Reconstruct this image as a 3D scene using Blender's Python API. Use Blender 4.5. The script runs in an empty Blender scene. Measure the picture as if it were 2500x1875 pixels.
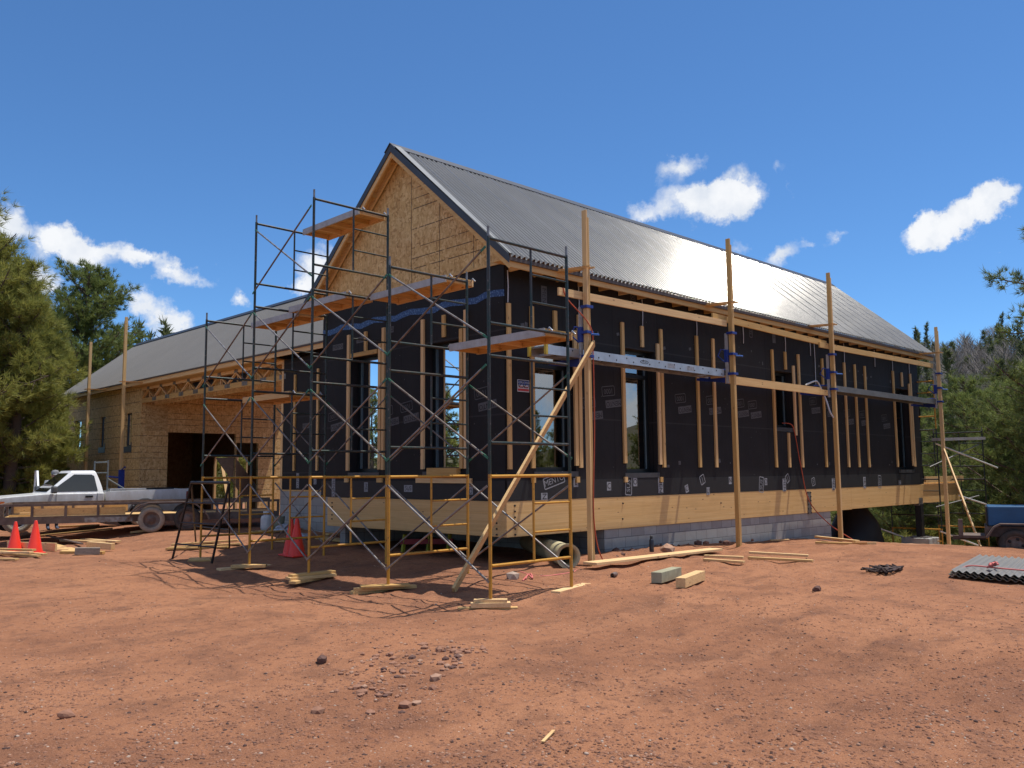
import bpy, bmesh, math, random
import numpy as np
from mathutils import Vector, Matrix, noise as mnoise
R = math.radians
S = bpy.context.scene
COL = S.collection
random.seed(11)

# ---------------------------------------------------------------- camera
CX, CY, CZ = -10.253, -10.649, 0.48
YAW, PITCH, ROLL, FPX = 45.629, 5.87, -0.536, 2109.6
_y, _p, _r = R(YAW), R(PITCH), R(ROLL)
CAM = Vector((CX, CY, CZ))
FW = Vector((math.cos(_y)*math.cos(_p), math.sin(_y)*math.cos(_p), math.sin(_p)))
_R0 = Vector((math.sin(_y), -math.cos(_y), 0)); _U0 = _R0.cross(FW)
RT = _R0*math.cos(_r) + _U0*math.sin(_r)
UP = -_R0*math.sin(_r) + _U0*math.cos(_r)
cd = bpy.data.cameras.new('camera'); cam = bpy.data.objects.new('camera', cd); COL.objects.link(cam)
cd.sensor_fit = 'HORIZONTAL'; cd.sensor_width = 36.0; cd.lens = FPX/2500*36
cd.clip_start = 0.1; cd.clip_end = 5000
m = Matrix((RT, UP, -FW)).transposed().to_4x4(); m.translation = CAM
cam.matrix_world = m
S.camera = cam
def ray(u, v): return FW + RT*((u-1250)/FPX) - UP*((v-937.5)/FPX)
def on(u, v, ax, val):                       # photo pixel -> point of a world plane
    r = ray(u, v); i = 'xyz'.index(ax); return CAM + r*((val-CAM[i])/r[i])
def dp(u, v, depth): return CAM + ray(u, v)*depth

# ---------------------------------------------------------------- light
SUN_DIR = Vector((2.25, -1.0, 7.95)).normalized()      # towards the sun
sl = bpy.data.lights.new('sun', 'SUN'); sl.energy = 4.3; sl.angle = R(0.53); sl.color = (1.0, 0.955, 0.88)
so = bpy.data.objects.new('sun', sl); COL.objects.link(so); so.location = (30, -15, 60)
so.rotation_euler = SUN_DIR.to_track_quat('Z', 'Y').to_euler()
S.view_settings.view_transform = 'Standard'; S.view_settings.look = 'None'
S.view_settings.exposure = 0.30; S.view_settings.gamma = 1.0
W_ = bpy.data.worlds.new('World'); S.world = W_; W_.use_nodes = True
wn, wl = W_.node_tree.nodes, W_.node_tree.links
wn.clear()
def wnode(t, **k):
    n = wn.new(t)
    for a, b in k.items(): setattr(n, a, b)
    return n
sky = wnode('ShaderNodeTexSky', sky_type='NISHITA', sun_disc=False)
sky.sun_elevation = math.asin(SUN_DIR.z); sky.sun_rotation = math.atan2(SUN_DIR.x, SUN_DIR.y)
sky.altitude = 2000; sky.air_density = 1.0; sky.dust_density = 0.15; sky.ozone_density = 9.0
bg = wnode('ShaderNodeBackground'); bg.inputs['Strength'].default_value = 0.12
wo = wnode('ShaderNodeOutputWorld'); wl.new(bg.outputs[0], wo.inputs[0])
tc = wnode('ShaderNodeTexCoord')
def wmath(op, a, b=None, clamp=False):
    n = wnode('ShaderNodeMath', operation=op, use_clamp=clamp)
    for i, x in enumerate((a, b)):
        if x is None: continue
        if isinstance(x, (int, float)): n.inputs[i].default_value = x
        else: wl.new(x, n.inputs[i])
    return n.outputs[0]
def wnoise(scale, detail, rough=0.55, vec=None, dist=0.0):
    n = wnode('ShaderNodeTexNoise'); n.inputs['Scale'].default_value = scale
    n.inputs['Detail'].default_value = detail; n.inputs['Roughness'].default_value = rough
    n.inputs['Distortion'].default_value = dist
    wl.new(vec or tc.outputs['Generated'], n.inputs['Vector']); return n
# fair-weather clouds, each a puff at its own bearing and height in the sky
wob = wnoise(11, 7, 0.66)
vm = wnode('ShaderNodeVectorMath', operation='MULTIPLY_ADD')
wl.new(wob.outputs['Color'], vm.inputs[0]); vm.inputs[1].default_value = (0.085,)*3
add = wnode('ShaderNodeVectorMath', operation='ADD'); add.inputs[1].default_value = (-0.0425,)*3
wl.new(tc.outputs['Generated'], add.inputs[0]); wl.new(add.outputs[0], vm.inputs[2])
CL = [(1700,496,140,52,-4,1.0),(1662,400,80,38,16,.85),(1825,488,82,48,25,.85),(1765,450,85,42,18,.9),(1580,530,60,28,0,.6),
      (1925,402,34,24,0,.5),(2052,560,34,22,-25,.6),(2008,592,30,18,10,.55),(1915,628,75,30,25,.75),(1812,600,44,34,20,.55),(1960,450,22,40,10,.38),
      (2350,528,120,44,18,1.1),(2270,560,75,34,15,.8),(2420,500,55,36,20,.75),(2448,600,22,9,0,.45),
      (125,590,86,42,-4,.82),(235,596,120,36,-6,.80),(370,614,90,26,-14,.74),(205,632,90,20,-8,.45),(18,535,34,56,0,.9),(115,676,56,36,-20,.8),(160,704,34,24,0,.5),
      (392,742,70,36,-40,.80),(335,700,42,26,-20,.52),(428,792,44,34,-20,.55),(475,684,100,26,-6,.72),(425,655,34,24,0,.5),(585,742,36,28,0,.85),(545,650,32,16,-45,.36),(598,668,26,14,-50,.36),
      (770,650,66,62,20,1.05),(745,700,40,30,0,.7)]
acc = None
for (u, v, a, b, rot, w) in CL:
    c = ray(u, v).normalized()
    left = Vector((0, 0, 1)).cross(c).normalized(); up = c.cross(left)
    q = R(-rot)
    l2 = left*math.cos(q) + up*math.sin(q); u2 = -left*math.sin(q) + up*math.cos(q)
    mp = wnode('ShaderNodeMapping', vector_type='TEXTURE')
    mp.inputs['Location'].default_value = c
    mp.inputs['Rotation'].default_value = Matrix((c, l2, u2)).transposed().to_euler('XYZ')
    mp.inputs['Scale'].default_value = (0.6, 1.28*a/FPX, 1.30*b/FPX)
    wl.new(vm.outputs[0], mp.inputs['Vector'])
    g = wnode('ShaderNodeTexGradient', gradient_type='SPHERICAL'); wl.new(mp.outputs[0], g.inputs[0])
    x = wmath('MULTIPLY', g.outputs['Fac'], w)
    acc = x if acc is None else wmath('ADD', acc, x)
# broken cloud in the half of the sky behind the viewer (seen in the window glass)
dt = wnode('ShaderNodeVectorMath', operation='DOT_PRODUCT'); wl.new(tc.outputs['Generated'], dt.inputs[0]); dt.inputs[1].default_value = FW
back = wmath('SUBTRACT', 0.55, dt.outputs['Value'], True)
back = wmath('MULTIPLY', back, 2.2, True)
bn = wnoise(3.2, 7, 0.58)
bb = wmath('MULTIPLY', wmath('SUBTRACT', bn.outputs['Fac'], 0.42), 4.6, True)
acc = wmath('ADD', acc, wmath('MULTIPLY', back, bb))
fine = wnoise(26, 8, 0.62)
fin2 = wnoise(7, 6, 0.6)
tex = wmath('ADD', wmath('MULTIPLY', fine.outputs['Fac'], 1.35), wmath('MULTIPLY', fin2.outputs['Fac'], 0.9))
dens = wmath('SUBTRACT', wmath('MULTIPLY', acc, 1.55), wmath('SUBTRACT', tex, 0.60))
dens = wmath('MULTIPLY', dens, 1.45, True)
dens = wmath('POWER', dens, 1.25)
shade = wnode('ShaderNodeMixRGB'); shade.inputs[1].default_value = (4.3, 4.8, 5.6, 1); shade.inputs[2].default_value = (6.5, 6.6, 6.75, 1)
shv = wmath('ADD', wmath('MULTIPLY', acc, 0.55), wmath('ADD', wmath('MULTIPLY', wmath('SUBTRACT', fin2.outputs['Fac'], 0.42), 1.8), wmath('MULTIPLY', wmath('SUBTRACT', fine.outputs['Fac'], 0.5), 1.6)))
wl.new(wmath('ADD', shv, 0.1, True), shade.inputs[0])
tint = wnode('ShaderNodeMixRGB', blend_type='MULTIPLY'); tint.inputs[0].default_value = 1; wl.new(sky.outputs[0], tint.inputs[1]); tint.inputs[2].default_value = (.76, .97, 1.04, 1)   # deep mountain blue
mixc = wnode('ShaderNodeMixRGB'); wl.new(wmath('MULTIPLY', dens, 0.97), mixc.inputs[0]); wl.new(tint.outputs[0], mixc.inputs[1]); wl.new(shade.outputs[0], mixc.inputs[2])
wl.new(mixc.outputs[0], bg.inputs['Color'])

# ---------------------------------------------------------------- helpers
class MB:
    """collects faces; build() links them as ONE mesh object"""
    def __init__(s): s.v = []; s.f = []; s.mi = []; s.sm = []
    def add(s, vs, fs, mi=0, smooth=False):
        o = len(s.v); s.v += [tuple(x) for x in vs]
        for f in fs: s.f.append(tuple(i+o for i in f)); s.mi.append(mi); s.sm.append(smooth)
        return s
    def box(s, lo, hi, mi=0):
        x0, y0, z0 = lo; x1, y1, z1 = hi
        return s.add([(x0,y0,z0),(x1,y0,z0),(x1,y1,z0),(x0,y1,z0),(x0,y0,z1),(x1,y0,z1),(x1,y1,z1),(x0,y1,z1)],
              [(0,3,2,1),(4,5,6,7),(0,1,5,4),(1,2,6,5),(2,3,7,6),(3,0,4,7)], mi)
    def bar(s, p, q, w, h, up=(0,0,1), mi=0, c=0.0):
        """straight board p->q, w across, h along up"""
        p, q = Vector(p), Vector(q); d = (q-p).normalized(); up = Vector(up)
        a = d.cross(up)
        if a.length < 1e-4: a = d.cross(Vector((1,0,0)))
        a.normalize(); b = a.cross(d).normalized(); a *= w/2; b *= h/2
        vs = [p-a-b,p+a-b,p+a+b,p-a+b,q-a-b,q+a-b,q+a+b,q-a+b]
        return s.add(vs, [(0,3,2,1),(4,5,6,7),(0,1,5,4),(1,2,6,5),(2,3,7,6),(3,0,4,7)], mi)
    def tube(s, pts, r, n=8, mi=0, cap=True):
        pts = [Vector(p) for p in pts]; k = len(pts)
        rs = r if isinstance(r, (list, tuple)) else [r]*k
        vs, fs = [], []; ref = None
        for i, p in enumerate(pts):
            d = (pts[min(i+1,k-1)]-pts[max(i-1,0)]).normalized()
            if ref is None:
                ref = d.cross(Vector((0,0,1)))
                if ref.length < 1e-3: ref = d.cross(Vector((1,0,0)))
            a = (ref - d*ref.dot(d)).normalized(); ref = a; b = d.cross(a)
            for j in range(n):
                t = 2*math.pi*j/n; vs.append(p + (a*math.cos(t)+b*math.sin(t))*rs[i])
        for i in range(k-1):
            for j in range(n): fs.append((i*n+j, i*n+(j+1)%n, (i+1)*n+(j+1)%n, (i+1)*n+j))
        s.add(vs, fs, mi, True)
        if cap: s.add([vs[j] for j in range(n)], [tuple(range(n-1,-1,-1))], mi); s.add([vs[(k-1)*n+j] for j in range(n)], [tuple(range(n))], mi)
        return s
    def lathe(s, c, prof, n=16, axis=(0,0,1), mi=0, smooth=True):
        """profile of (radius, height) about axis through c"""
        ax = Vector(axis).normalized(); a = ax.cross(Vector((0,0,1)))
        if a.length < 1e-3: a = Vector((1,0,0))
        a.normalize(); b = ax.cross(a); c = Vector(c); vs = []; fs = []
        for r, h in prof:
            for j in range(n):
                t = 2*math.pi*j/n; vs.append(c + ax*h + (a*math.cos(t)+b*math.sin(t))*r)
        for i in range(len(prof)-1):
            for j in range(n): fs.append((i*n+j, i*n+(j+1)%n, (i+1)*n+(j+1)%n, (i+1)*n+j))
        return s.add(vs, fs, mi, smooth)
    def prism(s, poly, off, mi=0):
        """planar polygon (list of 3-D points) extruded by off"""
        n = len(poly); a = [Vector(p) for p in poly]; off = Vector(off); b = [p+off for p in a]
        fs = [tuple(range(n-1,-1,-1)), tuple(range(n,2*n))] + [(i,(i+1)%n,(i+1)%n+n,i+n) for i in range(n)]
        return s.add(a+b, fs, mi)
    def quad(s, a, b, c, d, mi=0): return s.add([a,b,c,d], [(0,1,2,3)], mi)
    def build(s, name, mats, parent=None, bevel=0, fix=True, subdiv=0, label=None):
        me = bpy.data.meshes.new(name)
        org = root_loc(parent) if parent else Vector((0,0,0))
        vs = [(x[0]-org.x, x[1]-org.y, x[2]-org.z) for x in s.v]
        me.from_pydata(vs, [], s.f); me.update()
        if not isinstance(mats, (list, tuple)): mats = [mats]
        for mt in mats: me.materials.append(mt)
        me.polygons.foreach_set('material_index', s.mi); me.polygons.foreach_set('use_smooth', s.sm)
        if fix:
            bm = bmesh.new(); bm.from_mesh(me); bmesh.ops.recalc_face_normals(bm, faces=bm.faces); bm.to_mesh(me); bm.free()
        o = bpy.data.objects.new(name, me); COL.objects.link(o)
        if parent: o.parent = parent
        if bevel:
            b = o.modifiers.new('bevel', 'BEVEL'); b.width = bevel; b.segments = 2; b.limit_method = 'ANGLE'
        if subdiv:
            b = o.modifiers.new('sub', 'SUBSURF'); b.levels = b.render_levels = subdiv
        if label: o['label'] = label
        return o
ROOT = {}
def root_loc(o):
    while o.parent: o = o.parent
    return ROOT.get(o.name, Vector((0,0,0)))
def tag(o, label, cat, group=None, kind=None):
    if label: o['label'] = label
    if cat: o['category'] = cat
    if group: o['group'] = group
    if kind: o['kind'] = kind
    return o
def thing(name, label, cat, loc, group=None):
    """an Empty at the thing's base"""
    o = bpy.data.objects.new(name, None); COL.objects.link(o); o.location = loc; o.empty_display_size = .2
    ROOT[o.name] = Vector(loc); return tag(o, label, cat, group)
def one(mb, name, mats, label, cat, group=None, base=None, **k):
    """a thing that is a single mesh, its origin at its base"""
    n = len(mb.v)
    b = base or (sum(v[0] for v in mb.v)/n, sum(v[1] for v in mb.v)/n, min(v[2] for v in mb.v))
    mb.v = [(v[0]-b[0], v[1]-b[1], v[2]-b[2]) for v in mb.v]
    o = mb.build(name, mats, **k); o.location = b; ROOT[o.name] = Vector(b)
    return tag(o, label, cat, group)
def copy_tree(o, parent=None):
    c = o.copy(); COL.objects.link(c); c.parent = parent
    if o.name in ROOT: ROOT[c.name] = ROOT[o.name].copy()
    for ch in list(o.children): copy_tree(ch, c)
    return c

# ---------------------------------------------------------------- materials
class NT:
    def __init__(s, name):
        s.m = bpy.data.materials.new(name); s.m.use_nodes = True
        s.n, s.l = s.m.node_tree.nodes, s.m.node_tree.links
        s.b = s.n['Principled BSDF']; s.tc = None
    def new(s, t, **k):
        n = s.n.new(t)
        for a, b in k.items(): setattr(n, a, b)
        return n
    def put(s, sock, val):
        if val is None: return
        if isinstance(val, (int, float)): sock.default_value = val
        elif isinstance(val, (tuple, list)): sock.default_value = tuple(val) + ((1,) if len(val) == 3 and len(sock.default_value) == 4 else ())
        else: s.l.new(val, sock)
    def vec(s, scale=(1,1,1), rot=(0,0,0), loc=(0,0,0)):
        if not s.tc: s.tc = s.new('ShaderNodeTexCoord')
        m = s.new('ShaderNodeMapping'); m.inputs['Scale'].default_value = scale; m.inputs['Rotation'].default_value = rot; m.inputs['Location'].default_value = loc
        s.l.new(s.tc.outputs['Object'], m.inputs[0]); return m.outputs[0]
    def noise(s, scale=5, detail=4, rough=.55, vec=None, dist=0, col=False):
        n = s.new('ShaderNodeTexNoise'); n.inputs['Scale'].default_value = scale; n.inputs['Detail'].default_value = detail
        n.inputs['Roughness'].default_value = rough; n.inputs['Distortion'].default_value = dist
        s.l.new(vec or s.vec(), n.inputs['Vector']); return n.outputs['Color' if col else 'Fac']
    def voro(s, scale=5, vec=None, feature='F1', out='Distance', rnd=1.0):
        n = s.new('ShaderNodeTexVoronoi', feature=feature); n.inputs['Scale'].default_value = scale
        if 'Randomness' in n.inputs: n.inputs['Randomness'].default_value = rnd
        s.l.new(vec or s.vec(), n.inputs['Vector']); return n.outputs[out]
    def math(s, op, a, b=None, c=None, clamp=False):
        n = s.new('ShaderNodeMath', operation=op, use_clamp=clamp)
        for i, x in enumerate((a, b, c)): 
            if x is not None: s.put(n.inputs[i], x)
        return n.outputs[0]
    def step(s, x, lo, hi):
        n = s.new('ShaderNodeMapRange'); s.put(n.inputs[0], x); n.inputs[1].default_value = lo; n.inputs[2].default_value = hi
        return n.outputs[0]
    def mix(s, f, a, b, mode='MIX'):
        n = s.new('ShaderNodeMixRGB', blend_type=mode); s.put(n.inputs[0], f); s.put(n.inputs[1], a); s.put(n.inputs[2], b); return n.outputs[0]
    def ramp(s, x, stops):
        n = s.new('ShaderNodeValToRGB'); e = n.color_ramp.elements
        while len(e) < len(stops): e.new(0.5)
        for el, (p, c) in zip(e, stops): el.position = p; el.color = tuple(c)+(1,)
        s.l.new(x, n.inputs[0]); return n.outputs[0]
    def sep(s, vec):
        n = s.new('ShaderNodeSeparateXYZ'); s.l.new(vec, n.inputs[0]); return n.outputs
    def rnd(s):
        return s.new('ShaderNodeObjectInfo').outputs['Random']
    def bump(s, h, strength=.3, dist=.01, chain=None):
        n = s.new('ShaderNodeBump'); n.inputs['Strength'].default_value = strength; n.inputs['Distance'].default_value = dist
        s.l.new(h, n.inputs['Height'])
        if chain: s.l.new(chain, n.inputs['Normal'])
        return n.outputs[0]
    def out(s, col=None, rough=None, metal=None, normal=None, **k):
        for nm, v in (('Base Color', col), ('Roughness', rough), ('Metallic', metal), ('Normal', normal)): s.put(s.b.inputs[nm], v)
        for a, v in k.items(): s.put(s.b.inputs[a.replace('_', ' ')], v)
        return s.m
def simple(name, c, rough=.6, metal=0, var=.25, sc=6, c2=None, bump=0, bsc=40, **k):
    t = NT(name); n = t.noise(sc, 5, .6)
    c2 = c2 or tuple(x*(1-var) for x in c)
    nm = t.bump(t.noise(bsc, 4), bump, .01) if bump else None
    return t.out(t.mix(t.step(n, .35, .68), c, c2), rough, metal, nm, **k)
def lumber(name, axis, c1=(.70,.440,.160), c2=(.56,.315,.100), knots=True):
    t = NT(name); sc = [9, 9, 9]; sc[axis] = .5
    grain = t.noise(3.2, 6, .65, t.vec(sc), .4)
    f2 = [60, 60, 60]; f2[axis] = 1.5
    fine = t.noise(1.0, 3, .5, t.vec(f2))
    col = t.mix(t.step(grain, .35, .7), c1, c2)
    col = t.mix(t.math('MULTIPLY', t.step(fine, .45, .75), .35), col, tuple(x*.62 for x in c2))
    hv = t.new('ShaderNodeHueSaturation'); t.put(hv.inputs['Color'], col)
    r = t.rnd(); t.put(hv.inputs['Value'], t.math('MULTIPLY_ADD', r, .34, .80)); t.put(hv.inputs['Saturation'], t.math('MULTIPLY_ADD', r, -.18, 1.03))
    col = hv.outputs[0]
    if knots:
        ks = [3.0]*3; ks[axis] = 1.1
        kn = t.voro(2.3, t.vec(ks), rnd=1)
        col = t.mix(t.math('MULTIPLY', t.math('SUBTRACT', 1.0, t.step(kn, .05, .11)), .7), col, (.13,.055,.022))
    return t.out(col, .72, 0, t.bump(fine, .15, .004))
WOOD = [lumber('lumber_x', 0), lumber('lumber_y', 1), lumber('lumber_z', 2)]
WX, WY, WZ = WOOD
GREYWOOD = lumber('weathered_wood', 0, (.36,.31,.25), (.24,.2,.16))
GLULAM = None
def make_glulam(name, axis):
    t = NT(name); ax = [1.0, 1.0, 1.0]; ax[axis] = .06
    lam = t.vec((1,1,1)); z = t.sep(lam)[2]
    layer = t.math('FLOOR', t.math('DIVIDE', z, .038))
    wn_ = t.new('ShaderNodeTexWhiteNoise', noise_dimensions='2D')
    cb = t.new('ShaderNodeCombineXYZ'); t.put(cb.inputs[0], layer)
    seg = t.math('FLOOR', t.math('MULTIPLY_ADD', t.sep(lam)[axis], .55, t.math('MULTIPLY', layer, .371))); t.put(cb.inputs[1], seg)
    t.l.new(cb.outputs[0], wn_.inputs['Vector'])
    sc = [6,6,14]; sc[axis] = .45
    g = t.noise(2.5, 6, .62, t.vec(sc), .3)
    col = t.mix(t.step(g, .3, .72), (.72,.45,.175), (.57,.325,.112))
    col = t.mix(t.math('MULTIPLY', wn_.outputs['Value'], .38), col, (.78,.53,.25))
    fr = t.math('FRACT', t.math('DIVIDE', z, .038))
    line = t.math('MULTIPLY', t.math('LESS_THAN', fr, .06), .32)
    col = t.mix(line, col, (.25,.13,.05))
    ks = [2.4,2.4,4.2]; ks[axis] = 1.6
    kn = t.voro(1.6, t.vec(ks))
    col = t.mix(t.math('MULTIPLY', t.math('SUBTRACT', 1.0, t.step(kn, .05, .10)), .75), col, (.12,.05,.02))
    st = t.noise(1.3, 5, .6); col = t.mix(t.math('MULTIPLY', t.step(st, .55, .75), .3), col, (.40,.23,.09))
    return t.out(col, .55)
GLX, GLY = make_glulam('glulam_x', 0), make_glulam('glulam_y', 1)
def make_osb(name, lines=None, horiz=False, tone=1.0):
    t = NT(name)
    dis = t.new('ShaderNodeVectorMath', operation='MULTIPLY_ADD'); t.l.new(t.noise(5, 3, .6, col=True), dis.inputs[0])
    dis.inputs[1].default_value = (.09,.09,.09); t.l.new(t.vec(), dis.inputs[2])
    def flakes(sc, rot, s=1.0):
        m = t.new('ShaderNodeMapping'); m.inputs['Scale'].default_value = sc; m.inputs['Rotation'].default_value = rot
        t.l.new(dis.outputs[0], m.inputs[0]); n = t.new('ShaderNodeTexVoronoi'); n.inputs['Scale'].default_value = s
        t.l.new(m.outputs[0], n.inputs['Vector'])
        return t.sep(n.outputs['Color'])[0], n.outputs['Distance']
    a, da = flakes((26,26,7), (.25,.2,0)); b, db = flakes((10,10,20), (-.5,.35,.3)); c, dc = flakes((44,44,13), (-.2,-.3,0))
    if horiz: a, da = flakes((9,9,42), (.15,.1,.1))
    sel = t.step(t.noise(11, 2), .47, .53)
    f = t.math('MULTIPLY_ADD', sel, t.math('SUBTRACT', b, a), a)
    f = t.math('ADD', t.math('MULTIPLY', f, .72), t.math('MULTIPLY', c, .28))
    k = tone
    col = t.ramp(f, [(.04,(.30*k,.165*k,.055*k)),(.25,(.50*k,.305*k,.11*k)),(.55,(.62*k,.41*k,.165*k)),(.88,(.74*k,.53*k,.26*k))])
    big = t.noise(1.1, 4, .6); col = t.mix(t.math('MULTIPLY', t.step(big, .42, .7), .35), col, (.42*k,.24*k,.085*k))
    if lines:
        z = t.sep(t.vec())[2]; fr = t.math('FRACT', t.math('DIVIDE', t.math('ADD', z, 12-lines), 1.2))
        tot = None
        for q in (.004, .32, .66, .83):
            e = t.math('COMPARE', fr, q, .008); tot = e if tot is None else t.math('MAXIMUM', tot, e)
        brk = t.step(t.noise(6, 2), .38, .46)
        col = t.mix(t.math('MULTIPLY', t.math('MULTIPLY', tot, brk), .82), col, (.035,.018,.010))
    return t.out(col, .7, 0, t.bump(f, .12, .002))
OSB = make_osb('oriented_strand_board'); OSBL = make_osb('strand_board_with_nail_lines', 2.48); OSBH = make_osb('strand_board_cross_grain', None, True, .82); OSBD = make_osb('shade_painted_strand_board', None, False, .35)  # OSBD: same board, with the garage's indoor shade put into its colour
def make_wrap():
    t = NT('black_wall_membrane'); n = t.noise(1.4, 5, .6); fine = t.noise(90, 3)
    col = t.mix(t.step(n, .35, .7), (.025,.0235,.0245), (.018,.017,.0175))
    xs = t.sep(t.vec()); s_ = t.math('ADD', xs[0], xs[1])
    fr = t.math('FRACT', t.math('DIVIDE', s_, 1.47)); seam = t.math('LESS_THAN', fr, .014)
    col = t.mix(t.math('MULTIPLY', seam, .75), col, (.008,.008,.008))
    pan = t.math('FRACT', t.math('MULTIPLY', t.math('FLOOR', t.math('DIVIDE', s_, 1.47)), .377))
    col = t.mix(t.math('MULTIPLY', pan, .35), col, (.032,.029,.029))
    hz = t.math('FRACT', t.math('MULTIPLY', xs[2], .68)); col = t.mix(t.math('MULTIPLY', t.math('LESS_THAN', hz, .02), .5), col, (.055,.052,.052))
    spk = t.voro(5.5, t.vec((1,1,1))); col = t.mix(t.math('MULTIPLY', t.math('LESS_THAN', spk, .05), .8), col, (.16,.155,.15))
    wr = t.noise(2.2, 5, .6, t.vec((1,1,.35)), 1.2)
    return t.out(col, .62, 0, t.bump(fine, .10, .002, t.bump(wr, .35, .03)), Specular_IOR_Level=.12)
WRAP = make_wrap()
PRINT = simple('grey_print', (.098,.096,.10), .7, var=.35, sc=12)
PRINTW = simple('pale_print', (.31,.32,.34), .6, var=.35, sc=18)
BLACK = simple('matt_black', (.012,.012,.013), .6)
WHITE = simple('white_tape', (.55,.56,.58), .55)
def make_tape():
    t = NT('blue_printed_tape'); v = t.voro(16, t.vec((1,1,2.2)), out='Distance')
    col = t.mix(t.step(t.noise(30, 3), .56, .60), (.010,.035,.13), (.10,.17,.32))
    return t.out(col, .4)
TAPE = make_tape()
def make_roof(name, c1, c2, rough, metal):
    t = NT(name); n = t.noise(.8, 5, .6)
    return t.out(t.mix(t.step(n, .3, .7), c1, c2), t.math('MULTIPLY_ADD', t.noise(3, 3), .10, rough-.05), metal)
ROOFM = make_roof('corrugated_roof_metal', (.275,.262,.238), (.23,.22,.20), .185, .32)
ROOFG = make_roof('matt_corrugated_roof', (.205,.19,.17), (.185,.172,.155), .55, .15)
TRIM = simple('dark_roof_trim', (.055,.058,.066), .45, .3, sc=2)
def make_green_steel():
    t = NT('worn_green_steel'); n = t.noise(7, 6, .7, t.vec((1,1,.5))); r = t.rnd()
    col = t.mix(t.step(n, .45, .58), (.022,.040,.034), (.055,.045,.04))
    col = t.mix(t.step(t.noise(19, 4, .7), .60, .68), col, (.20,.15,.125))
    return t.out(col, .42, .35)
GSTEEL = make_green_steel()
def make_yellow_steel():
    t = NT('yellow_painted_steel'); n = t.noise(9, 6, .7)
    col = t.mix(t.step(n, .50, .62), (.52,.25,.025), (.40,.18,.02))
    col = t.mix(t.step(t.noise(24, 5, .7), .62, .68), col, (.12,.06,.03))
    return t.out(col, .45)
YSTEEL = make_yellow_steel()
GALV = simple('galvanised_tube', (.30,.29,.28), .42, .6, sc=8, c2=(.16,.12,.10))
BRACEM = simple('rusty_brace_tube', (.21,.19,.165), .45, .4, sc=5, c2=(.11,.065,.045))
GREENP = simple('green_paint_tip', (.02,.14,.075), .5)
ALU = simple('aluminium', (.52,.53,.55), .38, .75, sc=4, c2=(.40,.40,.41))
ALUD = simple('dull_aluminium', (.21,.205,.195), .5, .4, sc=4)
ALUP = simple('oxidised_aluminium', (.46,.45,.44), .6, .2, sc=6, c2=(.34,.31,.28))
BLUEP = simple('blue_paint', (.018,.045,.26), .42, sc=9)
CMU = None
def make_cmu():
    t = NT('concrete_block'); xyz = t.sep(t.vec()); u = t.math('ADD', xyz[0], xyz[1])
    cb = t.new('ShaderNodeCombineXYZ'); t.put(cb.inputs[0], u); t.put(cb.inputs[1], t.math('ADD', xyz[2], 2.0))
    br = t.new('ShaderNodeTexBrick'); t.l.new(cb.outputs[0], br.inputs['Vector'])
    br.inputs['Scale'].default_value = 1; br.inputs['Brick Width'].default_value = .406; br.inputs['Row Height'].default_value = .2032
    br.inputs['Mortar Size'].default_value = .006; br.inputs['Mortar Smooth'].default_value = .3
    br.inputs['Color1'].default_value = (.38,.36,.325,1); br.inputs['Color2'].default_value = (.30,.28,.255,1); br.inputs['Mortar'].default_value = (.15,.14,.14,1)
    col = t.mix(t.math('MULTIPLY', t.step(t.noise(3, 6, .65), .45, .75), .45), br.outputs['Color'], (.24,.19,.17))
    col = t.mix(t.step(t.noise(140, 2), .62, .7), col, (.2,.19,.19))
    b1 = t.bump(t.math('SUBTRACT', 1.0, br.outputs['Fac']), .6, .008)
    return t.out(col, .85, 0, t.bump(t.noise(90, 4), .25, .004, b1))
CMU = make_cmu()
CONC = simple('concrete', (.40,.39,.37), .85, sc=7, bump=.2)
def make_glass():
    t = NT('window_glass'); t.n.remove(t.b)
    tr = t.new('ShaderNodeBsdfTransparent'); tr.inputs[0].default_value = (.34,.38,.37,1)
    gl = t.new('ShaderNodeBsdfGlossy'); gl.inputs['Roughness'].default_value = .012; gl.inputs['Color'].default_value = (.92,.96,1,1)
    bmp = t.bump(t.noise(.9, 1), .05, .02); t.l.new(bmp, gl.inputs['Normal'])
    fr = t.new('ShaderNodeFresnel'); fr.inputs['IOR'].default_value = 1.55
    fac = t.math('MULTIPLY_ADD', fr.outputs[0], .8, .26, True)
    mx = t.new('ShaderNodeMixShader'); t.l.new(fac, mx.inputs[0]); t.l.new(tr.outputs[0], mx.inputs[1]); t.l.new(gl.outputs[0], mx.inputs[2])
    t.l.new(mx.outputs[0], t.n['Material Output'].inputs[0]); return t.m
GLASS = make_glass()
FRAME = simple('black_window_frame', (.012,.016,.018), .35)
RUBBER = simple('tyre_rubber', (.03,.028,.026), .8, sc=9, c2=(.065,.05,.04))
DUSTY = simple('dusty_tyre', (.34,.30,.235), .9, sc=7, c2=(.24,.2,.16))
RUSTY = simple('dusty_rusty_steel', (.17,.125,.10), .7, .1, sc=6, c2=(.09,.06,.05))
DARKST = simple('dark_steel', (.03,.03,.032), .5, .4)
RED_ = simple('orange_cone_plastic', (.85,.045,.022), .38, sc=3, var=.12)
GREYPL = simple('grey_plastic', (.10,.105,.11), .5)

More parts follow.
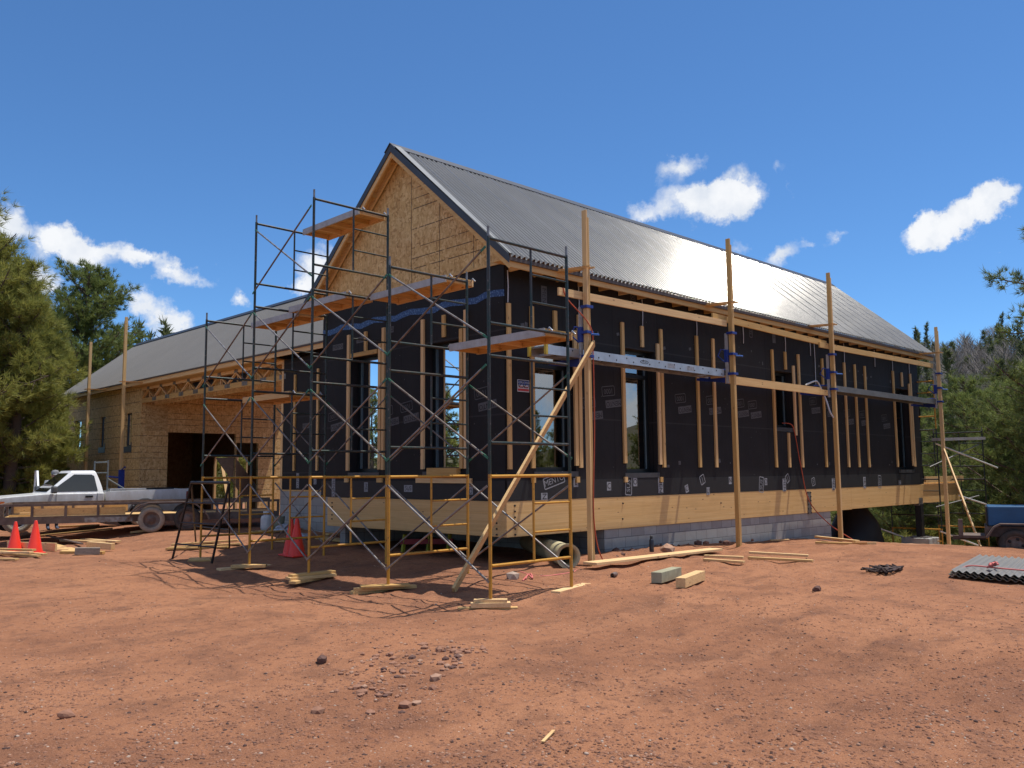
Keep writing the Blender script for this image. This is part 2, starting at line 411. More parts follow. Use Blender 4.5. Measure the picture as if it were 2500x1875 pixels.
# ---------------------------------------------------------------- the setting
def sst(a, b, x):
    t = min(1, max(0, (x-a)/(b-a))); return t*t*(3-2*t)
def gz(x, y):
    """height of the ground"""
    z = -1.23 + .15*sst(-3.1, -.9, x) + .15*sst(3, 13, y)*sst(-3, 1.5, x)*(1-.9*sst(14, 17, y)) + .06*sst(3, 6, y)
    dx = max(0, x-6)
    wy = (1-sst(6, 16, y))*(1-.8*sst(9, 24, -y))
    drop = .035*min(dx, 4) + .075*max(0, min(dx-4, 3)) + .105*max(0, min(dx-7, 6)) + .33*max(0, min(dx-13, 14))
    z -= drop*wy
    z -= .05*min(8, max(0, -y-4-max(0, 2-x)))*sst(3, 9, x)                     # falls off to the right of the yard
    if y > 6: z -= sst(6, 16, y)*.16*max(0, min(x-14, 25))
    r = math.hypot(x-5, y)
    h = max(0, r-55)*.172*sst(45, 90, r)*(.13+.87*sst(.45, .95, math.cos(math.atan2(y, x)-R(14))))
    h = min(h, 26+ .03*r)
    return z + h
def micro(x, y, s=1):
    a = mnoise.noise(Vector((x*.33, y*.33, 1)))*.075 + mnoise.noise(Vector((x*.9, y*.9, 5)))*.035
    a += mnoise.noise(Vector((x*2.7, y*2.7, 9)))*.018 + mnoise.noise(Vector((x*7, y*7, 3)))*.011 + max(0, mnoise.noise(Vector((x*4.3, y*4.3, 13))))**2*.075*max(0, .35+mnoise.noise(Vector((x*.5, y*.5, 17))))
    for (ax, ay, rad) in ((-14, 22, 29.0), (-14, 22, 30.7), (-3, 30, 38.6), (-3, 30, 40.2), (22, -30, 33.5), (22, -30, 35.1)):
        d = abs(math.hypot(x-ax, y-ay)-rad-.25*mnoise.noise(Vector((x*.25, y*.25, 30)))); k = .5+.5*mnoise.noise(Vector((x*.2, y*.2, 40)))
        if d < .7: a += k*(-.030*math.exp(-(d/.13)**2)+.026*math.exp(-((d-.28)/.10)**2))
    return a*s
def gp(u, v):
    """photo pixel -> point on the ground"""
    r = ray(u, v); t = 1.0
    while t < 400:
        p = CAM + r*t
        if p.z < gz(p.x, p.y): break
        t += .05 if t < 40 else .5
    return Vector((p.x, p.y, gz(p.x, p.y)+(micro(p.x, p.y) if -14 < p.x < 20 and -14 < p.y < 20 else 0)))
def seq(a, b, n): return [a+(b-a)*i/n for i in range(n)]
xs = seq(-420, -60, 16) + seq(-60, -13, 24) + seq(-13, -2, 190) + seq(-2, 12, 130) + seq(12, 30, 50) + seq(30, 100, 40) + seq(100, 520, 44) + [520]
ys = seq(-420, -60, 16) + seq(-60, -13, 24) + seq(-13, 2, 250) + seq(2, 14, 90) + seq(14, 40, 40) + seq(40, 110, 30) + seq(110, 520, 40) + [520]
gv = []; 
for x in xs:
    for y in ys:
        near = 1.0 if (-14 < x < 20 and -14 < y < 20) else 0.0
        dd = math.hypot(x-CX, y-CY)
        bank = .10*math.exp(-((y+.35)/.35)**2)*sst(-.5, 1, x)*(1-sst(4, 6, x))
        gv.append((x, y, gz(x, y) + (micro(x, y) if near else mnoise.noise(Vector((x*.05, y*.05, 0)))*.9*sst(30, 70, math.hypot(x-5, y))) + bank))
ny = len(ys)
gf = [(i*ny+j, (i+1)*ny+j, (i+1)*ny+j+1, i*ny+j+1) for i in range(len(xs)-1) for j in range(ny-1)]
me = bpy.data.meshes.new('ground'); me.from_pydata(gv, [], gf); me.update()
me.polygons.foreach_set('use_smooth', [True]*len(gf))
def make_soil():
    t = NT('red_soil'); v = t.vec()
    big = t.noise(.35, 5, .6, v); mid = t.noise(1.6, 6, .62, v, .3); fin = t.noise(9, 6, .7, v); gr = t.noise(42, 5, .75, v)
    streak = t.noise(1.0, 5, .6, t.vec((.35,1.4,1), (0,0,R(28))), .4)
    col = t.mix(t.step(big, .42, .58), (.335,.148,.075), (.255,.110,.057))
    col = t.mix(t.math('MULTIPLY', t.step(streak, .47, .62), .38), col, (.42,.195,.10))
    col = t.mix(t.math('MULTIPLY', t.step(mid, .50, .66), .65), col, (.160,.072,.042))
    col = t.mix(t.math('MULTIPLY', t.step(fin, .52, .66), .65), col, (.125,.058,.040))
    col = t.mix(t.math('MULTIPLY', t.step(gr, .57, .70), .55), col, (.40,.225,.145))
    col = t.mix(t.math('MULTIPLY', t.step(t.noise(31, 4, .7, v), .62, .70), .7), col, (.075,.038,.028))
    sp = t.voro(30, v); gate = t.step(t.noise(2.6, 4, .6, v), .44, .60)
    col = t.mix(t.math('MULTIPLY', t.math('LESS_THAN', sp, .13), t.math('MULTIPLY', gate, .6)), col, (.46,.33,.26))
    sp2 = t.voro(17, t.vec((1,1,1), (0,0,.5))); col = t.mix(t.math('MULTIPLY', t.math('LESS_THAN', sp2, .10), t.math('MULTIPLY', gate, .9)), col, (.55,.46,.39))
    gx = t.noise(95, 4, .8, v); col = t.mix(t.math('MULTIPLY', t.step(gx, .56, .64), .5), col, (.46,.27,.18)); col = t.mix(t.math('MULTIPLY', t.step(gx, .44, .36), .6), col, (.10,.045,.028))
    # pale sandy fill on the shoulder past the last post, forest floor farther off
    xyz = t.sep(v); far = t.new('ShaderNodeVectorMath', operation='LENGTH'); t.l.new(v, far.inputs[0])
    wob = t.math('MULTIPLY_ADD', t.noise(.7, 4), 5, xyz[0])
    sand = t.math('MULTIPLY', t.step(wob, 15.0, 17.0), t.math('SUBTRACT', 1, t.step(wob, 23, 26)))
    col = t.mix(t.math('MULTIPLY', sand, t.step(mid, .35, .55)), col, (.50,.32,.205))
    fl = t.math('MULTIPLY_ADD', t.noise(.12, 4), 20, far.outputs['Value'])
    duff = t.mix(t.step(t.noise(.5, 6, .7), .4, .62), (.12,.085,.05), (.075,.08,.035))
    col = t.mix(t.step(fl, 42, 50), col, duff)
    h1 = t.bump(mid, .7, .08); h2 = t.bump(fin, .9, .03, h1); h3 = t.bump(gr, .9, .012, h2)
    st = t.math('SUBTRACT', .25, sp, None, True)
    return t.out(col, .95, 0, t.bump(st, .5, .015, h3), Specular_IOR_Level=.15)
SOIL = make_soil(); me.materials.append(SOIL)
g = bpy.data.objects.new('ground', me); COL.objects.link(g); g['kind'] = 'structure'
g['label'] = 'bare red dirt yard rising to wooded slopes'

# ---------------------------------------------------------------- the house
W, L, HW = 5.8, 18.43, 4.10
house = thing('house', 'long gabled house wrapped in black membrane with a corrugated metal roof', 'house', (0, 0, 0))
def wall_holes(mb, P, u0, u1, z0, z1, holes, th, mi=0, depth=None):
    """wall sheet with openings; P(u, z, d) gives the point, d = depth behind the face"""
    us = sorted({u0, u1} | {h[0] for h in holes} | {h[1] for h in holes}); zs = sorted({z0, z1} | {h[2] for h in holes} | {h[3] for h in holes})
    for a, b in zip(us, us[1:]):
        for c, d in zip(zs, zs[1:]):
            if any(h[0] <= a and b <= h[1] and h[2] <= c and d <= h[3] for h in holes): continue
            for k in (0, th): mb.quad(P(a,c,k), P(b,c,k), P(b,d,k), P(a,d,k), mi)
    for a, b, c, d in holes + [(u0, u1, z0, z1)]:
        for (p, q) in (((a,c),(b,c)), ((b,c),(b,d)), ((b,d),(a,d)), ((a,d),(a,c))):
            mb.quad(P(*p,0), P(*q,0), P(*q,th), P(*p,th), mi)
def PX(u, z, d): return (u, d, z)          # long wall facing -Y
def PY(u, z, d): return (d, u, z)          # gable wall facing -X
LH = [(.74,1.80,.50,2.93), (3.30,4.32,.46,2.95), (9.23,10.16,1.54,2.95), (16.60,17.66,.47,2.96)]
GH = [(3.71,4.71,.52,2.93), (1.21,2.21,.52,2.93)]
mb = MB(); wall_holes(mb, PX, .004, L, 0, HW, LH, .30); mb.build('long_wall', WRAP, house, fix=False)
mb = MB(); wall_holes(mb, PY, .002, W, 0, HW+.05, GH, .30); mb.build('gable_wall', WRAP, house, fix=False)
mb = MB(); mb.quad((L,.302,0),(L,W,0),(L,W,HW),(L,.302,HW)); mb.quad((.302,W,0),(L,W,0),(L,W,HW),(.302,W,HW))
mb.quad((.302,.302,4.0),(L,.302,4.0),(L,W,4.0),(.302,W,4.0)); mb.build('rear_walls', WRAP, house, fix=False)
mb = MB(); mb.box((.15,.15,-.28),(L-.1,W-.1,-.02)); mb.build('floor_deck', WX, house)
# interior partitions and studs seen through the glass
for x in (1.1, 2.4, 3.62, 5.0, 9.5, 11, 16.9, 18):
    for q in ((x,1.5),(x+.5,2.9)): mb = MB(); mb.box((q[0],q[1],-.02),(q[0]+.04,q[1]+.14,2.9)); mb.build('interior_stud', WZ, house)
for y in (1.7, 2.6, 4.1): mb = MB(); mb.box((1.6,y,-.02),(1.74,y+.04,2.9)); mb.build('interior_stud', WZ, house)
# gable triangle of strand board
SL = (7.0-4.131)/(2.9+.461)
def roofz(y): return 7.0 - SL*abs(y-2.9)
gt = 6.86; gb = HW+.05
ya = 2.9-(gt-gb)/SL; yb = 2.9+(gt-gb)/SL
mb = MB(); 
def gy(z): return (gt-z)/SL
ys_ = 2.62
mb.add([(-.012,ya,gb),(-.012,ys_,gb),(-.012,ys_,gt-SL*(2.9-ys_)),(.10,ya,gb),(.10,ys_,gb),(.10,ys_,gt-SL*(2.9-ys_))],[(0,2,1),(3,4,5),(0,1,4,3),(1,2,5,4),(2,0,3,5)],1)
mb.add([(-.010,ys_,gb),(-.010,yb,gb),(-.010,2.9,gt),(-.010,ys_,gt-SL*(2.9-ys_)),(.10,ys_,gb),(.10,yb,gb),(.10,2.9,gt)],[(0,3,2,1),(0,1,5,4),(1,2,6,5)],0)
gp_ = mb.build('gable_panel', [OSB, OSBL], house, fix=False)
mb = MB()
for y, z0, z1 in ((2.612, gb, 6.5), (1.75, gb, 5.7), (.78, gb, 4.95)): mb = MB(); mb.box((-.0155,y-.004,z0),(-.013,y+.004,z1)); mb.build('panel_joint', BLACK, gp_)
mb = MB(); mb.box((-.03,ya-.1,gb-.03),(-.013,yb+.1,gb+.012)); mb.build('plate_edge', WY, house)
# roof: corrugated sheets
def corrugated(mb, P0, P1, Q0, Q1, pitch, amp, seg=8, nrm=(0,0,1), th=.012):
    """sheet from eave P0-P1 up to ridge Q0-Q1, waves along P0->P1"""
    P0, P1, Q0, Q1, nrm = map(Vector, (P0, P1, Q0, Q1, nrm)); n = max(1, int((P1-P0).length/pitch)*seg)
    vs = []; fs = []
    for i in range(n+1):
        t = i/n; o = nrm*(amp*math.cos(2*math.pi*i/seg))
        vs += [P0.lerp(P1, t)+o, Q0.lerp(Q1, t)+o]
    for i in range(n): fs.append((2*i, 2*i+2, 2*i+3, 2*i+1))
    mb.add(vs, fs, 0, True)
    if th:
        vs = []
        for i in range(n+1):
            t = i/n; o = nrm*(amp*math.cos(2*math.pi*i/seg)); p = P0.lerp(P1, t)+o; vs += [p, p-nrm*th]
        mb.add(vs, [(2*i, 2*i+1, 2*i+3, 2*i+2) for i in range(n)], 0, True)
nR = Vector((0,-SL,1)).normalized(); nL = Vector((0,SL,1)).normalized()
RX0, RX1 = -.315, 18.76
mb = MB(); corrugated(mb, (RX0,-.461,4.131), (RX1,-.461,4.131), (RX0,2.87,6.974), (RX1,2.87,6.974), .118, .0255, 14, nR)
roof = mb.build('roof', ROOFM, house, fix=False); RIDGE = simple('grey_flashing', (.19,.195,.195), .5, .1, sc=2)
# sheet laps: every tenth rib stands a sheet thickness proud
mb = MB(); corrugated(mb, (RX0,6.261,4.131), (RX1,6.261,4.131), (RX0,2.93,6.974), (RX1,2.93,6.974), .0678, .0105, 8, nL); mb.build('roof', ROOFM, house, fix=False)
mb = MB()
mb.prism([(RX0-.03,2.9,7.045),(RX0-.03,2.72,6.89),(RX0-.03,2.725,6.872),(RX0-.03,2.9,7.02),(RX0-.03,3.075,6.872),(RX0-.03,3.08,6.89)], (RX1-RX0+.06,0,0))
mb.build('ridge_cap', TRIM, roof)
for i in range(0, 26):
    x = RX0+.4+i*.708
    mb = MB(); mb.bar((x,-.455,4.131+.027),(x,2.86,6.965+.027), .020, .010, nR); mb.build('sheet_lap', ROOFM, roof)
# roof deck, boards and barge
def slope_slab(mb, x0, x1, ylo, top, th, side):
    pts = [(x0,ylo,roofz(ylo)-top),(x0,2.9,7.0-top),(x0,2.9,7.0-top-th),(x0,ylo,roofz(ylo)-top-th)]
    if side < 0: pts = [(x,5.8-y,z) for x,y,z in pts]
    mb.prism(pts, (x1-x0,0,0))
for sd in (1,-1):
    mb = MB(); slope_slab(mb, RX0+.012, RX1-.01, -.40, .03, .022, sd); mb.build('roof_deck', WY, house)
    mb = MB(); slope_slab(mb, RX0-.016, RX0+.004, -.452, -.014, .155, sd); mb.build('barge_trim', TRIM, house)
    mb = MB(); slope_slab(mb, RX0+.006, RX0+.045, -.425, .115, .135, sd); mb.build('barge_board', WY, house)
    mb = MB(); slope_slab(mb, -.09, -.05, -.30, .055, .14, sd); mb.build('fly_rafter', WY, house)
    for y in (.3, 1.2, 2.1, 2.75):
        yy = y if sd > 0 else 5.8-y; z = roofz(y)-.055
        mb = MB(); mb.bar((RX0+.046,yy,z-.06),(-.091,yy,z-.06), .038, .11, (0,0,1)); mb.build('lookout', WX, house)
mb = MB(); mb.quad((RX0-.014,-.42,4.131+.05),(RX0+.16,-.42,4.131+.05),(RX0+.16,2.78,6.91+.05),(RX0-.014,2.78,6.91+.05)); mb.build('rake_flashing', RIDGE, roof, fix=False)
mb = MB(); mb.box((RX0+.05,-.405,3.945),(4.2,-.367,4.085)); mb.build('fascia_board', WX, house)
mb = MB(); mb.box((4.203,-.408,3.945),(RX1-.02,-.369,4.085)); mb.build('fascia_board', WX, house)
mb = MB(); mb.box((RX0+.0,-.452,4.045),(RX1,-.41,4.108)); mb.build('drip_edge', simple('brown_drip_edge', (.085,.06,.048), .6), house)
mb = MB(); mb.box((RX0+.05,-.365,4.09),(RX1-.02,.0,4.115)); mb.build('soffit', WY, house)
for i in range(31):
    mb = MB(); mb.box((.1+i*.61,-.36,3.985),(.138+i*.61,.0-.004,4.088)); mb.build('rafter_tail', WY, house)
# windows
def window(P, h, parent, split=None, low=False):
    a, b, c, d = h; fd = .20
    m1 = MB(); w = .075
    for (p, q, r, s) in ((a,a+w,c,d),(b-w,b,c,d),(a+w,b-w,c,c+w),(a+w,b-w,d-w,d)):
        pts = [P(p,r,fd),P(q,r,fd),P(q,s,fd),P(p,s,fd)]; off = Vector(P(p,r,fd+.06))-Vector(P(p,r,fd)); m1.prism(pts, off)
    if split:
        pts = [P(a+w,split-.04,fd),P(b-w,split-.04,fd),P(b-w,split+.04,fd),P(a+w,split+.04,fd)]; m1.prism(pts, Vector(P(a,c,fd+.06))-Vector(P(a,c,fd)))
    fr = m1.build('window', FRAME, parent)
    m1 = MB(); m1.quad(P(a+w,c+w,fd+.03),P(b-w,c+w,fd+.03),P(b-w,d-w,fd+.03),P(a+w,d-w,fd+.03)); m1.build('pane', GLASS, fr, fix=False)
    m1 = MB(); e = .035
    for k in (a+w, b-w-e): 
        pts = [P(k,c+w,fd+.012),P(k+e,c+w,fd+.012),P(k+e,d-w,fd+.012),P(k,d-w,fd+.012)]; m1.prism(pts, Vector(P(0,0,.012))-Vector(P(0,0,0)))
    m1.build('glazing_bead', simple('steel_blue_bead', (.12,.17,.19), .35) if 'steel_blue_bead' not in bpy.data.materials else bpy.data.materials['steel_blue_bead'], fr)
    m1 = MB(); pts = [P(a-.06,c-.10,-.014),P(b+.05,c-.10,-.014),P(b+.05,c-.004,-.014),P(a-.06,c-.004,-.014)]; m1.prism(pts, Vector(P(0,0,.011))-Vector(P(0,0,0))); 
    m1.build('sill_flashing', simple('sill_tape', (.055,.055,.06), .4) if 'sill_tape' not in bpy.data.materials else bpy.data.materials['sill_tape'], fr)
    return fr
for h in LH: window(PX, h, house, 2.42 if h[3]-h[2] > 2 and h[0] < 10 else None)
for h in GH: window(PY, h, house)
# battens on the long wall: (u top, v top, u bottom, v bottom)
BAT = [(1239.5,739.6,1241.6,1145.6),(1299.5,748,1301,1143),(1356,758.9,1356,816),(1403.8,807,1408.4,1137),(1413,768.7,1419,1142),(1520.6,787,1526.5,1131),
 (1568,796.2,1568,846.9),(1606,839,1613,1134),(1614.2,804,1622.2,1141),(1701,820,1710,1141),(1741,827,1750,1141),(1885.6,853.5,1896.7,1141),(1917.7,859,1918,901.6),
 (1937,893,1944,1063),(1949,865,1961,1141),(1926,1056.7,1929,1141),(2007,875,2019,1140.5),(2061,885,2074,1140.5),(2086.7,889.6,2099,1140.5),(2111,893.7,2123.5,1140.5),
 (2180.7,905.7,2192.7,1140),(2202,909.5,2203,943.4),(2219,937,2231,1137),(2222.7,912.7,2235,1139)]
for i, (ut, vt, ub, vb) in enumerate(BAT):
    p = on(ut, vt, 'y', -.03); q = on(ub, vb, 'y', -.03); x = (p.x+q.x)/2
    if i == 0: x = .075
    mb = MB(); mb.bar((x,-.0235,q.z),(x+.006*math.sin(i*2.1),-.0235,p.z), .086, .040, (0,-1,0)); mb.build('batten', WZ, house)
GBAT = [(851,818,848,1149),(892.6,809.6,892.6,857.7),(927.6,838.7,925,1146),(936,800,933.5,1147),(1032,780,1031,1145.6),(1083,769,1083,822.8),(1126,802,1125,1144),(1137.5,756,1136,1143.7)]
for i, (ut, vt, ub, vb) in enumerate(GBAT):
    p = on(ut, vt, 'x', -.03); q = on(ub, vb, 'x', -.03); y = (p.y+q.y)/2
    mb = MB(); mb.bar((-.0235,y,q.z),(-.0235,y+.005*math.sin(i*1.7),p.z), .086, .040, (-1,0,0)); mb.build('batten', WZ, house)
def gboard(a, b, h=.086, mat=None, t=.040, nm='batten', x=-.0235):
    p, q = on(*a, 'x', -.03), on(*b, 'x', -.03); mb = MB(); mb.bar((x,p.y,p.z),(x,q.y,q.z), t, h, (0,0,1)); mb.build(nm, mat or WY, house)
gboard((856,869),(921,857)); gboard((1016,1173),(1151,1174), .09, x=-.026); gboard((1049,1151),(1122,1151), .13, t=.10, x=-.056, nm='sill_block')
gboard((841,1172.5),(850,1172.5)); gboard((920,1172.5),(933,1172.5))
for u in (1303, 1411, 1528.5, 1615): 
    p = on(u, 1168, 'y', -.03); mb = MB(); mb.box((p.x-.045,-.044,p.z-.075),(p.x+.045,-.004,p.z+.03)); mb.build('batten', WZ, house)
# pale straps hanging from the eave
for u, v0, v1 in ((1240,650,738),(1413,690,768),(1568,722,795),(1701,783,819),(1814.5,800,838),(1917,816,858),(1978,832,868),(1987,815,938),(2060,830,884),(2134.5,845,895),(2179,884,905),(2219.7,890,912)):
    p = on(u, v0, 'y', -.03); q = on(u+(v1-v0)*.02, v1, 'y', -.03); top = min(p.z, 4.0)
    mb = MB(); mb.tube([(p.x,-.02,max(top, 3.95)),(p.x+.01,-.022,(top+q.z)/2),(p.x,-.02,q.z)], .011, 6); mb.build('hanging_strap', WHITE, house)
# beams and foundation
mb = MB(); mb.box((0,-.004,-.609),(13.2,.136,-.004)); beam = mb.build('floor_beam', GLX, house, bevel=.006)
mb = MB(); mb.box((13.203,-.004,-.595),(21.6,.136,.0-.004)); beam2 = mb.build('floor_beam', GLX, house, bevel=.006)
mb = MB(); mb.box((.006,.139,-.609),(.14,5.55,-.004)); beamg = mb.build('floor_beam', GLY, house, bevel=.006)
def bolts(pts, n, par):
    for p in pts: mb = MB(); mb.lathe(p, [(0,.022),(.011,.020),(.013,.0),(.02,0),(.02,-.004)], 6, n, 0, False); mb.build('bolt', DARKST, par)
bolts([(.20+.0*i,-.006,-.08-.098*i) for i in range(6)], (0,-1,0), beam)
bolts([(.004,.24,-.08-.098*i) for i in range(6)], (-1,0,0), beamg)
bolts([(.004,5.36,-.12-.085*i) for i in range(5)], (-1,0,0), beamg)
bolts([on(1760+0*i,1228,'y',-.006) for i in range(1)]+[Vector((3.15,-.006,-.13)),Vector((3.13,-.006,-.43))], (0,-1,0), beam)
p = on(1975, 1200, 'y', -.01); q = on(1975, 1255, 'y', -.01)
mb = MB(); mb.box((p.x-.10,-.012,q.z),(p.x+.10,-.005,p.z))
sp = mb.build('splice_plate', GALV, beam)
bolts([(p.x+dx,-.013,q.z+.03+i*(p.z-q.z-.06)/5) for dx in (-.075,.075) for i in range(6)], (0,-1,0), sp)
mb = MB(); mb.box((2.6,.02,-1.9),(11.95,.22,-.612)); mb.box((2.602,.222,-1.6),(2.80,5.3,-.612)); mb.box((11.75,.222,-2.1),(11.948,5.5,-.612)); mb.build('foundation_wall', CMU, house)
mb = MB(); mb.box((2.58,.0,-.611),(11.97,.13,-.598-.012)); 
mb = MB(); mb.box((.3,5.3,-1.5),(12,5.5,-.3)); mb.build('rear_foundation', CMU, house)
# terrace at the far end on a steel post
mb = MB(); mb.box((L+.02,.139,-.16),(21.4,4.2,-.004)); 
for i in range(22): mb.box((L+.03+i*.145,.10,.004),(L+.165+i*.145,4.4,.04))
mb.build('terrace_deck', WY, house)
mb = MB(); mb.box((L+.05,-.06,.05),(21.9,.0,.24)); mb.build('terrace_rim', WX, house)
p = on(2245, 1225, 'y', .03)
mb = MB(); mb.box((p.x-.11,-.04,-2.0),(p.x+.11,.14,-.62)); post = mb.build('steel_post', DARKST, house)
mb = MB(); mb.box((p.x-.16,-.02,-.66),(p.x+.16,.155,-.596)); mb.box((p.x-.14,-.016,-.66),(p.x+.14,-.0055,-.42)); mb.build('post_saddle', GALV, post)
pz = on(2245, 1318, 'y', -.3).z; mb = MB(); mb.box((p.x-.42,-.35,-2.9),(p.x+.42,.5,pz)); mb.build('post_pier', CONC, house, bevel=.02)
mb = MB(); mb.box((p.x-.25,-.2,pz+.004),(p.x+.25,.3,pz+.03)); mb.build('base_plate', GALV, post)
# printed marks on the membrane (the membrane is hung upside down)
def text_faces(s, size):
    cu = bpy.data.curves.new('t', 'FONT'); cu.body = s; cu.size = size; cu.align_x = 'CENTER'; cu.align_y = 'CENTER'; cu.resolution_u = 3
    ob = bpy.data.objects.new('t', cu); me = bpy.data.meshes.new_from_object(ob)
    vs = [tuple(v.co) for v in me.vertices]; fs = [tuple(p.vertices) for p in me.polygons]
    bpy.data.objects.remove(ob); bpy.data.curves.remove(cu); bpy.data.meshes.remove(me); return vs, fs
TXT = {}
def put_text(mb, P, cu, cz, ang, s, size, d, mi, fx=1.0):
    key = (s, size)
    if key not in TXT: TXT[key] = text_faces(s, size)
    vs, fs = TXT[key]; c, sn = math.cos(ang), math.sin(ang)
    mb.add([P(cu+(x*fx*c-y*sn), cz+(x*fx*sn+y*c), d) for x, y, _ in vs], fs, mi)
def put_rect(mb, P, cu, cz, ang, w, h, d, mi, line=None):
    c, sn = math.cos(ang), math.sin(ang)
    def T(x, y): return P(cu+x*c-y*sn, cz+x*sn+y*c, d)
    if not line: mb.quad(T(-w/2,-h/2),T(w/2,-h/2),T(w/2,h/2),T(-w/2,h/2), mi)
    else:
        l = line
        r = .03; out = []; inn = []
        for sx, sy, a0 in ((1,1,0),(-1,1,90),(-1,-1,180),(1,-1,270)):
            for k in range(4):
                a = R(a0+k*30); out.append((sx*(w/2-r)+r*math.cos(a), sy*(h/2-r)+r*math.sin(a))); inn.append((sx*(w/2-r)+(r-l)*math.cos(a), sy*(h/2-r)+(r-l)*math.sin(a)))
        n = len(out)
        mb.add([T(*p) for p in out]+[T(*p) for p in inn], [(i,(i+1)%n,(i+1)%n+n,i+n) for i in range(n)], mi)
flip = 1
def PYm(u, z, d): return (d, u, z)
def mark(mb, P, u, z, s=1.0, a=0.0, hand=1, mi=0, words=('1000','MENTO'), fade=1):
    """upside-down stamp: boxed word below, rounded numeral box above; hand=-1 on walls whose u runs right to left"""
    ang = math.pi + a
    put_rect(mb, P, u, z, ang if hand > 0 else -ang, .50*s, .155*s, -.0025, mi)
    put_text(mb, P, u, z, ang if hand > 0 else -ang, words[1], .135*s, -.0036, 1, hand)
    if words[0]:
        du = .16*s*hand; 
        put_rect(mb, P, u-du, z+.24*s, ang if hand > 0 else -ang, .40*s, .20*s, -.0025, mi, .014*s)
        put_text(mb, P, u-du, z+.24*s, ang if hand > 0 else -ang, words[0], .145*s, -.0036, mi, hand)
mb = MB()
for (u, v, a) in ((1498,985,.12),(1672,1000,.12),(1746,1003,.12),(1815,1010,.12),(1846,1013,.12),(1992,1002,.1),(2030,1010,.1),(2075,1030,.1),(2112,1032,.1),(2165,1040,.1)):
    p = on(u, v, 'y', 0); 
    if all(not(h[0]-.3 < p.x < h[1]+.3) for h in LH[1:]): mb = MB(); mark(mb, PX, p.x, p.z, .98, a); mb.build('printed_mark', [PRINT, WRAP], house, fix=False)
mb = MB(); mark(mb, PX, 2.35, 1.55, 1, .12); mb.build('printed_mark', [PRINT, WRAP], house, fix=False)
mb = MB()
for y, z in ((.45,1.66),(2.62,1.55),(3.25,1.5),(5.2,1.5)): mb = MB(); mark(mb, PYm, y, z, .95, .12, -1); mb.build('printed_mark', [PRINT, WRAP], house, fix=False)
for y, z in ((5.2,3.22),(4.3,3.28),(3.4,3.36)): mb = MB(); mark(mb, PYm, y, z, .8, math.pi, -1, 0, ('', 'MENTO')); mb.build('printed_mark', [PRINT, WRAP], house, fix=False)
# the folded strip of membrane along the foot of the walls, with paler printing
mb = MB(); mb.box((.02,-.008,.002),(L-.3,-.004,.345)); mb.build('foot_strip', simple('glossy_black_membrane', (.012,.0115,.012), .6), house)
mb = MB(); mb.box((-.008,.02,.002),(-.004,W-.02,.345)); mb.build('foot_strip', bpy.data.materials['glossy_black_membrane'], house)
mb = MB()
def fstamp(u, v, word, ang, box=True, w=None):
    mb = MB()
    p = on(u, v, 'y', 0); w = w or .095*len(word)+.03
    if box: put_rect(mb, PX, p.x, p.z, ang, w, .165, -.0095, 0)
    else: put_rect(mb, PX, p.x, p.z, ang, w+.06, .21, -.0095, 0, .02)
    put_text(mb, PX, p.x, p.z, ang, word, .155, -.0106, 1 if box else 0); mb.build('printed_mark', [PRINTW, BLACK], house, fix=False)
for u, v, wd, an, bx in ((1328,1212,'N',-1.57,True),(1405,1178,'L',0,True),(1352,1173,'MENTO',.25,False),(1486,1187,'C',0,True),(1534,1186,'SUS',1.5,False),(1550,1177,'O',0,True),
    (1612,1185,'MEN',-1.57,True),(1676,1193,'C',.3,True),(1728,1199,'U',0,True),(1714,1171,'J',.4,False),(1782,1173,'N',0,True),(1858,1183,'SUS',1.45,False),(1869,1176,'O',0,True),(1914,1184,'MEN',-1.57,True),(1922,1168,'J',.5,False),
    (1985,1176,'S',.25,False),(2034,1182,'MEN',-1.57,True),(2110,1178,'MIT',-1.57,True),(2147,1176,'SIN',1.5,False),(2196,1178,'N',-1.57,True)): fstamp(u, v, wd, an, bx)
for u, v, wd, an, bx in ((1328,722,'MEN',-1.57,True),(1545,725,'1000',1.57,False),(1833,806,'SUS',1.5,False),(1889,820,'ME',-1.57,True)):
    p = on(u, v, 'y', 0); mb = MB(); put_rect(mb, PX, p.x, p.z, an, .36, .15, -.003, 2, None if bx else .016); put_text(mb, PX, p.x, p.z, an, wd, .14, -.0045, 1 if bx else 2); mb.build('printed_mark', [PRINTW, BLACK, PRINT], house, fix=False)
rng = random.Random(4)
for i in range(46): 
    x = rng.uniform(.2, L-.2); z = rng.choice((.62,.66,3.1,3.25,3.2)); 
    if all(not(h[0]-.1 < x < h[1]+.1) for h in LH): mb = MB(); put_rect(mb, PX, x, z+rng.uniform(-.05,.1), rng.uniform(-.3,.3), rng.uniform(.03,.10), rng.uniform(.03,.09), -.0025, 0); mb.build('tape_patch', PRINT, house, fix=False)
mb = MB()
for y, z, wd, an in ((4.1,.22,'ME',1.57),(3.35,.2,'N',0),(2.7,.2,'SUS',0),(5.3,.2,'MENTO',1.57),(.9,.2,'TO',1.57)):
    mb = MB(); put_rect(mb, PYm, y, z, an, .07*len(wd)+.05, .13, -.0095, 0); put_text(mb, PYm, y, z, an, wd, .12, -.0106, 1, -1); mb.build('printed_mark', [PRINTW, BLACK], house, fix=False)
# blue tape band on the gable
mb = MB(); n = 24; vs = []
for i in range(n+1):
    y = W*i/n; z = 3.60+.03*math.sin(i*1.3)+.012*math.sin(i*3.7); vs += [(-.005,y,z-.06),(-.005,y,z+.06)]
mb.add(vs, [(2*i,2*i+1,2*i+3,2*i+2) for i in range(n)]); mb.build('tape_band', TAPE, house, fix=False)
